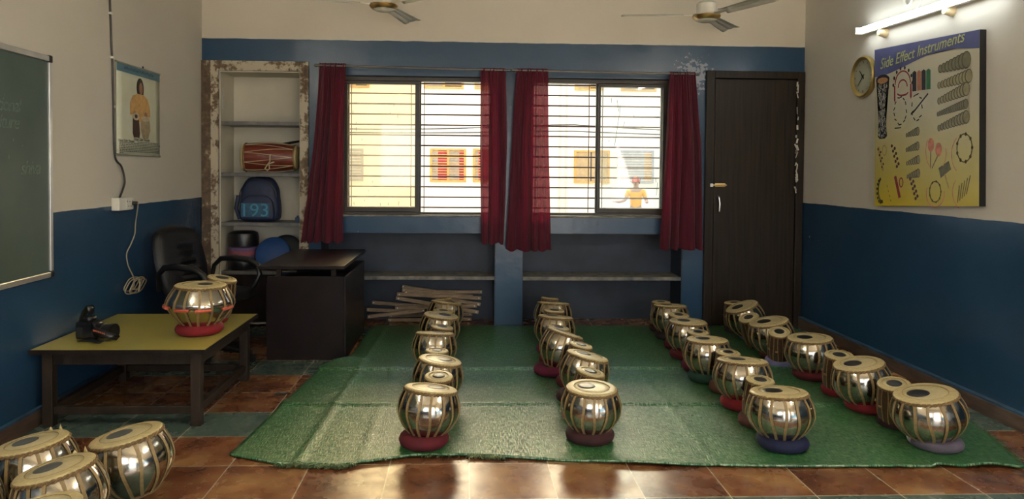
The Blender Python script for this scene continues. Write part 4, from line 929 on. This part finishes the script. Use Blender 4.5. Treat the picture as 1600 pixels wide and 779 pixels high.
# tall goblet drum
ppoly('printed_goblet_drum', [(.02, .80), (.17, .80), (.165, .74), (.13, .68), (.12, .58), (.135, .50), (.145, .44), (.12, .425), (.06, .425), (.04, .44), (.05, .50), (.065, .58), (.06, .68), (.03, .74)], p_blk)
ppoly('printed_drumhead', ell(.095, .80, .078, .033, 20), p_blk, .0024); ppoly('printed_drumhead_glow', ell(.095, .795, .06, .02, 20), P_('flame', (.40, .20, .08)), .0027)
random.seed(2); sq = []
for k in range(230):
    v = random.uniform(.435, .765); half = .035+.028*abs((v-.60)/.18)**1.5; half = min(half, .06); u = .09+random.uniform(-half, half)*.93; a = random.uniform(0, PI); w, t_ = .010, .0018
    c, s = math.cos(a), math.sin(a); sq.append([(u-w*c*.7-t_*s, v-w*s+t_*c), (u+w*c*.7-t_*s, v+w*s+t_*c), (u+w*c*.7+t_*s, v+w*s-t_*c), (u-w*c*.7+t_*s, v-w*s-t_*c)])
pmany('printed_drum_pattern', sq, p_wht, .0025)
# red bell frames
pmany('printed_bell_frame', ring(.315, .755, .085, .085, .010, 20, 0, PI)+ring(.315, .735, .052, .050, .010, 20, 0, PI)+ring(.315, .70, .06, .022, .012, 14, PI, 2*PI), p_red)
pmany('printed_bell_frame', [[(.222, .75), (.236, .75), (.238, .66), (.230, .645), (.222, .66)], [(.392, .75), (.406, .75), (.410, .67), (.400, .655), (.39, .67)]], p_red)
for a in [PI*q/7 for q in range(8)]: ppoly('printed_bell', ell(.315+.10*math.cos(a), .755+.10*math.sin(a), .010, .012, 8), p_blk, .0022)
for nm, u0, u1, mm_ in (('printed_black_strip', .415, .455, p_blk), ('printed_terracotta_strip', .462, .500, p_org), ('printed_black_strip', .505, .545, p_blk), ('printed_green_strip', .550, .590, p_grn)):
    ppoly(nm, [(u0, .70), (u1, .70), (u1, .815), ((u0+u1)/2, .825), (u0, .815)], mm_)
# pale circle instruments
def dashes(cx, cy, rx, ry, n, w, l, seed):
    random.seed(seed); out = []
    for k in range(n):
        a = 2*PI*k/n+random.uniform(-.1, .1); x, y = cx+rx*math.cos(a), cy+ry*math.sin(a); b = a+PI/2+random.uniform(-.5, .5); c, s = math.cos(b)*l, math.sin(b)*l
        out.append([(x-c-w*s/l*.5, y-s+w*c/l*.5), (x+c-w*s/l*.5, y+s+w*c/l*.5), (x+c+w*s/l*.5, y+s-w*c/l*.5), (x-c+w*s/l*.5, y-s-w*c/l*.5)])
    return out
pmany('printed_jingle_ring', dashes(.29, .59, .065, .085, 13, .008, .012, 1)+[[(.23, .488), (.30, .488), (.30, .481), (.23, .481)]], p_blk)
pmany('printed_jingle_cross', dashes(.46, .60, .05, .08, 9, .008, .013, 5)+[[(.42, .575), (.425, .565), (.57, .67), (.565, .68)], [(.40, .57), (.44, .59), (.44, .575), (.40, .555)]], p_blk)
p_dk, p_c1, p_c2, p_c3 = P_('cymbal_edge', (.075, .07, .04)), P_('cymbal_grey', (.17, .16, .09)), P_('cymbal_olive', (.24, .215, .11)), P_('cymbal_pale', (.30, .265, .14))
# rows of shells
def shells(u0, u1, v0, rise, h, n):
    return [ell(u0+(u1-u0)*k/(n-1), v0+rise*k/(n-1)+h*.25*(k/(n-1)), h*.75*(.55+.45*k/(n-1)), h*(.5+.5*k/(n-1)), 14) for k in range(n)]
for (u0, u1, v0, rise, h, n) in ((.68, .90, .812, .015, .052, 8), (.67, .92, .715, .02, .042, 10), (.67, .90, .622, .04, .042, 10), (.66, .90, .545, .035, .030, 14), (.67, .90, .462, .04, .040, 10), (.36, .47, .435, .012, .028, 6), (.36, .47, .345, .012, .028, 6), (.365, .475, .262, .012, .028, 6), (.37, .475, .180, .012, .028, 6)):
    sh = shells(u0, u1, v0, rise, h, n)
    tone = sum(ord(c) for c in '%.3f' % v0) % 3
    for nm, k_, dz, m_ in (('printed_cymbal_edges', 1, 0, p_dk), ('printed_cymbals', .84, .00012, (p_c1, p_c2, p_c3)[tone])):
        bm = B()
        for i, e_ in enumerate(sh):
            cx_ = sum(p[0] for p in e_)/len(e_); cy_ = sum(p[1] for p in e_)/len(e_)
            bm.faces.new([bm.verts.new(pp(cx_+(p[0]-cx_)*k_+(1-k_)*.02, cy_+(p[1]-cy_)*k_, .0020+.00025*i+dz)) for p in e_])
        obj(nm, bm, m_, po, smooth=False)
# lower area instruments
def strip(u0, v0, u1, v1, w):
    d = math.hypot(u1-u0, v1-v0); nx_, ny_ = -(v1-v0)/d*w/2, (u1-u0)/d*w/2
    return [(u0+nx_, v0+ny_), (u1+nx_, v1+ny_), (u1-nx_, v1-ny_), (u0-nx_, v0-ny_)]
pmany('printed_bell_stick', [strip(.045, .375, .10, .22, .022)], p_tan); pmany('printed_bell_stick', [strip(.235, .185, .285, .05, .026)], p_red)
p_mar = P_('maroon', (.09, .03, .035))
for q_ in ([ell(.055+.045*k/6+(.012 if k % 2 else -.012), .36-.115*k/6, .008, .008, 8) for k in range(7)], [ell(.21+.055*k/8+(.015 if k % 2 else -.01), .375-.13*k/8, .012, .011, 8) for k in range(9)], [ell(.405+.055*k/8+(.015 if k % 2 else -.01), .165-.12*k/8, .012, .011, 8) for k in range(9)]): pmany('printed_bell_string', q_, p_mar, .0026)
pmany('printed_small_ring', ring(.115, .35, .028, .035, .008, 14), p_tan); pmany('printed_small_ring', ring(.30, .145, .024, .032, .009, 14), p_red)
pmany('printed_bell_chain', [ell(.075+.045*math.cos(a), .095+.075*math.sin(a), .010, .010, 8) for a in [PI*.55+PI*1.05*q/8 for q in range(9)]]+ring(.085, .10, .045, .075, .010, 16, PI*.6, PI*1.6), p_blk)
pmany('printed_maraca', [ell(.595, .365, .030, .042, 16), ell(.665, .335, .030, .042, 16)], p_pink); pmany('printed_maraca_handles', [strip(.594, .325, .592, .225, .008), strip(.655, .295, .605, .225, .008)], p_gry)
pmany('printed_clapper', [[(.665, .225), (.755, .265), (.775, .215), (.685, .165)]], P_('dark_olive', (.12, .11, .04))); pmany('printed_clapper_handle', [strip(.72, .19, .755, .105, .012)], p_tan)
pmany('printed_tambourine', ring(.885, .335, .065, .085, .008, 26)+[ell(.885+.062*math.cos(a), .335+.080*math.sin(a), .010, .012, 8) for a in [2*PI*q/9 for q in range(9)]], P_('olive', (.15, .12, .03)))
pmany('printed_tambourine', ring(.635, .085, .055, .065, .007, 26)+[ell(.635+.052*math.cos(a), .085+.062*math.sin(a), .007, .008, 8) for a in [2*PI*q/9 for q in range(9)]], bpy.data.materials['print_olive'])
for q_ in (ring(.635, .075, .085, .085, .007, 20, PI*.85, 2.05*PI), ring(.885, .30, .11, .12, .006, 14, PI*.7, PI*1.3), ring(.89, .08, .105, .105, .006, 14, PI*.75, PI*1.35), ring(.63, .33, .085, .115, .006, 16, PI*.8, PI*1.35), ring(.66, .31, .075, .095, .006, 16, -PI*.3, PI*.1)): pmany('printed_red_outline', q_, p_pink, .0021)
pmany('printed_sticks', [strip(.83+.018*k, .02+.012*k, .845+.022*k, .12+.014*k, .007) for k in range(5)]+[strip(.145+.012*k, .13-.03*k, .15+.014*k, .115-.03*k, .006) for k in range(4)], bpy.data.materials['print_olive'])

ck = thing('wall_clock', 'round gold-rimmed wall clock left of the instrument poster', 'clock', (XR, 4.592, 1.822))
Mx = Matrix.Rotation(-PI/2, 4, 'Y'); RC_ = .137
def cl(prof, m, name, par=None): bm = B(); bm_lathe(bm, prof, 40, Mx); return obj(name, bm, m, par or ck)
cl([(0, 0), (RC_*.96, 0), (RC_, .012), (RC_*.99, .026), (RC_*.93, .034), (RC_*.86, .030), (RC_*.82, .022), (RC_*.78, .020)], mat('gold_rim', (.58, .45, .17), .28, .85, var=.1), 'rim')
cl([(0, .0185), (RC_*.80, .0185), (RC_*.80, .015)], mat('clock_dial', (.36, .37, .27), .4, var=.08), 'dial')
bm = B()
for k in range(12):
    a = 2*PI*k/12; r = RC_*.70; bm_obox(bm, (-.0192, -r*math.sin(a), r*math.cos(a)), (.001, .004 if k % 3 else .007, .012 if k % 3 else .016), Matrix.Rotation(a, 3, 'X'))
obj('hour_marks', bm, P_('dial_mark', (.16, .15, .09)), ck, smooth=False)
def hand(name, ang, L, w):
    d = Vector((0, -math.sin(ang), math.cos(ang))); o = Vector((-.021, 0, 0)); bm = B(); bm_bar(bm, o-d*.02, o+d*L, .0012, w, 0); h = obj(name, bm, M['black'], ck, smooth=False)
# seen from the room the dial's clockwise runs towards the camera: -Y is to the right
def hand(name, ang, L, w):
    dy, dz = -math.sin(ang), math.cos(ang); a = Vector((-.0215, -dy*.02, -dz*.02)); b = Vector((-.0215, dy*L, dz*L)); p = Vector((0, -dz, dy))*w/2
    bm = B(); q = [bm.verts.new(a-p), bm.verts.new(a+p), bm.verts.new(b+p*.5), bm.verts.new(b-p*.5)]; bm.faces.new(q); obj(name, bm, M['black'], ck, solid=.001, smooth=False)
hand('hour_hand', 2*PI*(10.6/12), .058, .009); hand('minute_hand', 2*PI*(38/60), .082, .006)
bm = B(); bm_lathe(bm, [(0, .0235), (.006, .023), (.007, .019)], 12, Mx); obj('hub_cap', bm, M['black'], ck)

TE = emis('tube_glow', (.90, .97, 1.0), 6); TE2 = emis('fill_tube_glow', (1.0, .95, .86), 56); M['block'] = mat('cream_block', (.62, .50, .30), .5)
def tube_light(label, loc, rz, y_a, y_b, za, zb, glow):
    # local x points into the wall, local y runs along it
    tl = thing('tube_light', label, 'tube light', loc, rz)
    bm = B(); bm_tube(bm, [(-.075, y_a, za), (-.075, y_b, zb)], .0155, 14); obj('tube', bm, glow, tl)
    bm = B(); bm_bar(bm, (-.032, y_a, za), (-.032, y_b, zb), .030, .040); obj('batten', bm, M['white'], tl, smooth=False, bevel=.004)
    for f in (.157, .66):
        bm = B(); bm_lathe(bm, [(0, 0), (.030, 0), (.030, .012), (.022, .03), (.018, .05), (0, .05)], 18, Matrix.Translation((0, y_a+(y_b-y_a)*f, -.035)) @ Mx); obj('mounting_block', bm, M['block'], tl)
    for yy, z in ((y_a, za), (y_b, zb)):
        bm = B(); bm_bar(bm, (-.095, yy, z), (-.02, yy, z), .016, .045); obj('end_holder', bm, M['white'], tl, smooth=False, bevel=.004)
tube_light('glowing white tube light fixed high on the right wall', (XR, 4.1, 2.10), 0, .465, -.75, .012, -.010, TE)
# two added fill tubes, out of view, brightening the walls and drums
tube_light('added fill tube on the left wall outside the picture', (XL, 1.1, 2.42), PI, .6, -.6, 0, 0, TE2)
tube_light('added fill tube on the right wall outside the picture', (XR, 1.2, 2.42), 0, .6, -.6, 0, 0, TE2)
bm = B()
pts = [( -.012, 4.14-4.1+.045*math.cos(a)*(1-a/60), .115+.045*math.sin(a)*(1-a/60)) for a in [q*.35 for q in range(60)]]
bm_tube(bm, pts, .004, 6); bm_tube(bm, [(-.012, 4.02-4.1, .17), (-.016, 4.0-4.1, .10), (-.03, 4.03-4.1, .03)], .004, 6)
tag(obj('spare_lead', bm, M['white'], loc=(XR, 4.1, 2.10)), 'coiled white lead hanging on the wall above the tube light', 'cable')

# ---------------------------------------------------------------- ceiling fans
def fan(label, x, y, z, a0):
    t = thing('ceiling_fan', label, 'ceiling fan', (x, y, z), 0, 'ceiling fans')
    bm = B(); bm_lathe(bm, [(0, -.030), (.045, -.028), (.072, -.016), (.084, .0), (.088, .010), (.088, .018), (.070, .022), (.064, .030), (.064, .085), (.050, .10), (.02, .105), (0, .105)], 36); obj('motor_housing', bm, M['offwhite'], t)
    bm = B(); bm_lathe(bm, [(.070, -.018), (.086, -.003), (.0905, .008), (.088, .012)], 36); obj('trim_ring', bm, M['gold'], t)
    bm = B(); bm_tube(bm, [(0, 0, .10), (0, 0, ZC-z-.02)], .011, 10); obj('down_rod', bm, M['offwhite'], t)
    bm = B(); bm_lathe(bm, [(0, ZC-z), (.05, ZC-z), (.045, ZC-z-.03), (.02, ZC-z-.075), (0, ZC-z-.075)], 24); obj('canopy', bm, M['offwhite'], t)
    for k in range(3):
        bm = B(); Mr = Matrix.Rotation(a0+2*PI*k/3, 4, 'Z') @ Matrix.Translation((0, 0, .012)) @ Matrix.Rotation(-.20, 4, 'X')
        def f(u, v):
            r = .15+.39*u; w = .042+.018*u; yv = (v-.5)*2*w
            return Mr @ Vector((r, yv, .006*math.cos((v-.5)*PI)+(.0035 if abs(v-.32) < .07 or abs(v-.68) < .07 else 0)))
        bm_grid(bm, f, 12, 14); bl = obj('blade', bm, M['offwhite'], t, solid=.003, angle=30)
        bm = B(); v = bm_bar(bm, (.075, 0, 0), (.20, 0, .004), .030, .004)
        for q in v: q.co = Mr @ q.co
        obj('blade_bracket', bm, M['offwhite'], bl, smooth=False)
fan('ceiling fan on the left, above the left window, blades still', -.533, 4.6, 2.222, PI+.25)
fan('ceiling fan on the right, above the right window, blades still', 1.54, 4.6, 2.19, PI-.12)

# ---------------------------------------------------------------- small litter
bm = B(); bm_tube(bm, [(-1.005, 3.79, .0065), (-.985, 3.80, .009), (-.955, 3.795, .007), (-.935, 3.81, .0065)], .006, 6)
tag(obj('plastic_scrap', bm, M['cable']), 'scrap of dark plastic on the brown tiles by the mat', 'scrap')

# ---------------------------------------------------------------- outside: the lane, the facade opposite, wires, a passer-by
YO = 20.0
struct('upper_floors', boxes((-32, 12, YF-.1, YB+.34, ZC+.125, 13.7)), M['ceiling'], smooth=False)  # added unseen block that keeps the sun off the lane and lower facade
struct('ground_outside', boxes((-22, 24, YB+.34, 30, -.62, -.5), (-22, 24, -14, YF-.1, -.62, -.5)), mat('pale_lane', (.42, .39, .33), .9, var=.1, scale=1), smooth=False)
fc = thing('building', 'cream house front across the lane, seen through the windows', 'building', (0, 0, 0))
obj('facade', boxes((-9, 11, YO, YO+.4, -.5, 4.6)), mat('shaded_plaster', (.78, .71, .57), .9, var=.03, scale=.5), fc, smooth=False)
obj('upper_facade', boxes((-9, 11, YO-.03, YO+.4, 4.6, 9.5)), mat('glare_plaster', (.88, .81, .64), .9, var=.02, scale=.5), fc, smooth=False)  # unseen upper front, made paler so its reflection brightens mat and tiles
obj('plinth', boxes((-9, 11, YO-.05, YO, -.5, .02)), mat('plinth_grey', (.62, .57, .50), .9), fc, smooth=False)
mo = {'y': mat('ochre_frame', (.55, .30, .08), .6), 'g': mat('grey_shutter', (.34, .33, .32), .6), 'r': mat('red_curtain_far', (.42, .035, .06), .8), 'd': mat('beige_shutter', (.42, .29, .14), .6), 'k': mat('dark_recess', (.10, .085, .07), .8), 'w': mat('pale_bar', (.58, .55, .48), .6)}
def far_window(x0, x1, z0, z1, frame, panes, bars=0, split=None):
    w = obj('window', boxes((x0, x1, YO-.06, YO, z0, z0+.05), (x0, x1, YO-.06, YO, z1-.05, z1), (x0, x0+.06, YO-.06, YO, z0+.05, z1-.05), (x1-.06, x1, YO-.06, YO, z0+.05, z1-.05)), mo[frame], fc, smooth=False)
    n = len(panes); xx = x0+.06
    for wd, m in panes:
        x2 = xx+(x1-x0-.12)*wd; obj('pane' if m != 'r' else 'curtain_panel', boxes((xx, x2, YO-.03, YO-.002, z0+.05, z1-.05)), mo[m], w, smooth=False); xx = x2
    if bars:
        bm = B()
        for k in range(bars): z = z0+.05+(z1-z0-.1)*(k+.5)/bars; bm_box(bm, x0+.06, x1-.06, YO-.055, YO-.040, z-.012, z+.012)
        if split: bm_box(bm, x0+(x1-x0)*split-.03, x0+(x1-x0)*split+.03, YO-.06, YO-.03, z0+.05, z1-.05)
        obj('window_bars', bm, mo[frame] if frame == 'y' else mo['w'], w, smooth=False)
far_window(-3.9, -2.86, .88, 1.78, 'g', [(1, 'g')], 10)
far_window(-1.02, -.02, .88, 1.80, 'y', [(.18, 'g'), (.30, 'r'), (.05, 'k'), (.32, 'g'), (.15, 'r')], 11, .5)
far_window(.17, 1.09, .88, 1.81, 'y', [(.12, 'g'), (.6, 'r'), (.28, 'd')], 11)
far_window(3.0, 4.0, .875, 1.79, 'y', [(.45, 'd'), (.05, 'k'), (.5, 'd')], 0)
far_window(4.22, 5.25, .88, 1.80, 'g', [(.78, 'g'), (.22, 'y')], 12)
for x0, x1 in ((-1.2, -.1), (-3.5, -2.7), (3.0, 3.8), (4.3, 5.3), (.2, .9)):
    ff = far_window(x0, x1, 3.46, 4.4, 'y', [(.5, 'g'), (.5, 'k')], 8, .5)
for x0, x1 in ((-1.3, .0), (2.9, 3.9), (4.2, 5.4)): obj('sunshade', boxes((x0, x1, YO-.22, YO, 4.45, 4.52)), mo['w'], fc, smooth=False)
for x in (2.60, 2.78): bm = B(); bm_tube(bm, [(x, YO-.04, -.5), (x, YO-.04, 7.4)], .022, 8); obj('drain_pipe', bm, mat('pipe_cream', (.62, .52, .42), .6), fc)
for k, (z0, sag, lb) in enumerate(((2.42, .18, 'upper sagging wire across the lane in front of the house'), (2.30, .10, 'lower sagging wire across the lane in front of the house'))):
    bm = B(); bm_tube(bm, [(-8+18*q/30, (YO-.01 if q in (0, 30) else 18.6+.4*k), z0 - sag*math.sin(PI*((q*1.7/30) % 1)) - .03*k) for q in range(31)], .016, 6)
    tag(obj('overhead_wire', bm, M['cable']), lb, 'wire', 'overhead wires outside')
def person():
    p = thing('person', 'person in an orange shirt and red cap standing outside the right window', 'person', (4.05, 17, -.5), -.3)
    skin_m = mat('skin', (.30, .17, .11), .6)
    def skinned(name, verts, edges, rad, m, root=0, par=p):
        me = bpy.data.meshes.new(name); me.from_pydata(verts, edges, []); me.materials.append(m)
        o = link(bpy.data.objects.new(name, me)); o.parent = par
        s = o.modifiers.new('skin', 'SKIN'); s.use_smooth_shade = True
        for i, r in enumerate(rad): me.skin_vertices[0].data[i].radius = r if isinstance(r, tuple) else (r, r)
        me.skin_vertices[0].data[root].use_root = True
        o.modifiers.new('sub', 'SUBSURF').levels = 1; o.modifiers['sub'].render_levels = 1; return o
    V = [(0, 0, .80), (0, 0, .95), (0, -.01, 1.12), (0, 0, 1.26), (0, 0, 1.33), (0, -.015, 1.41), (0, -.015, 1.50)]
    R = [(.13, .10), (.12, .09), (.14, .095), (.11, .08), .048, .075, .070]; E = [(i, i+1) for i in range(6)]
    for s in (-1, 1):
        b = len(V); V += [(s*.17, 0, 1.23), (s*.25, -.05, 1.02), (s*.27 if s > 0 else -.36, -.24, .98), (s*.27 if s > 0 else -.44, -.32, .99)]; R += [.055, .042, .032, (.035, .018)]; E += [(3, b), (b, b+1), (b+1, b+2), (b+2, b+3)]
        w = Vector(V[b+3]); d = (w-Vector(V[b+2])).normalized(); side = d.cross(Vector((0, 0, 1))).normalized()
        for k in range(5):
            q = len(V); off = (k-2)*.018
            a = w + d*.03 + side*off if k else w + side*(-.045)
            V += [tuple(a), tuple(a + d*(.03, .035, .04, .036, .028)[k]), tuple(a + d*(.05, .065, .072, .066, .05)[k] + Vector((0, 0, -.012)))]; R += [.009, .0085, .0075]; E += [(b+3, q), (q, q+1), (q+1, q+2)]
        l = len(V); V += [(s*.09, 0, .74), (s*.10, -.01, .42), (s*.10, .02, .08), (s*.10, -.12, .035)]; R += [.085, .056, .042, (.040, .03)]; E += [(0, l), (l, l+1), (l+1, l+2), (l+2, l+3)]
    skinned('body', V, E, R, skin_m)
    skinned('shirt', [(0, 0, .78), (0, 0, .95), (0, -.01, 1.12), (0, 0, 1.25), (.17, 0, 1.235), (.23, -.03, 1.06), (-.17, 0, 1.235), (-.23, -.03, 1.06)], [(0, 1), (1, 2), (2, 3), (3, 4), (4, 5), (3, 6), (6, 7)], [(.155, .12), (.14, .105), (.16, .112), (.125, .095), .07, .062, .07, .062], mat('orange_shirt', (.65, .30, .03), .8))
    skinned('trousers', [(0, 0, .82), (.09, 0, .74), (.10, -.01, .42), (.10, .02, .10), (-.09, 0, .74), (-.10, -.01, .42), (-.10, .02, .10)], [(0, 1), (1, 2), (2, 3), (0, 4), (4, 5), (5, 6)], [(.145, .115), .10, .075, .065, .10, .075, .065], mat('grey_trousers', (.34, .33, .34), .8))
    bm = B(); bm_lathe(bm, [(.088, 1.46), (.092, 1.49), (.085, 1.545), (.055, 1.585), (0, 1.595)], 20, Matrix.Translation((0, -.012, 0))); bm_obox(bm, (0, -.12, 1.475), (.13, .09, .012)); obj('cap', bm, mat('red_cap', (.52, .13, .1), .8), p)
    bm = B(); bm_lathe(bm, [(0, -.01), (.010, 0), (.012, .02), (0, .04)], 8, Matrix.Translation((0, -.090, 1.415))); obj('nose', bm, skin_m, p)
    bm = B()
    for s in (-1, 1): bm_lathe(bm, [(0, -.008), (.008, 0), (0, .008)], 8, Matrix.Translation((s*.028, -.078, 1.452)))
    obj('eyes', bm, M['black'], p)
    bm = B(); bm_obox(bm, (0, -.082, 1.385), (.04, .012, .008)); obj('mouth', bm, mat('lips', (.22, .07, .06), .6), p)
    bm = B()
    for s in (-1, 1): bm_lathe(bm, [(0, -.03), (.012, -.015), (.014, .01), (0, .03)], 8, Matrix.Translation((s*.077, -.01, 1.44)))
    obj('ears', bm, skin_m, p)
person()
bpy.context.view_layer.update()
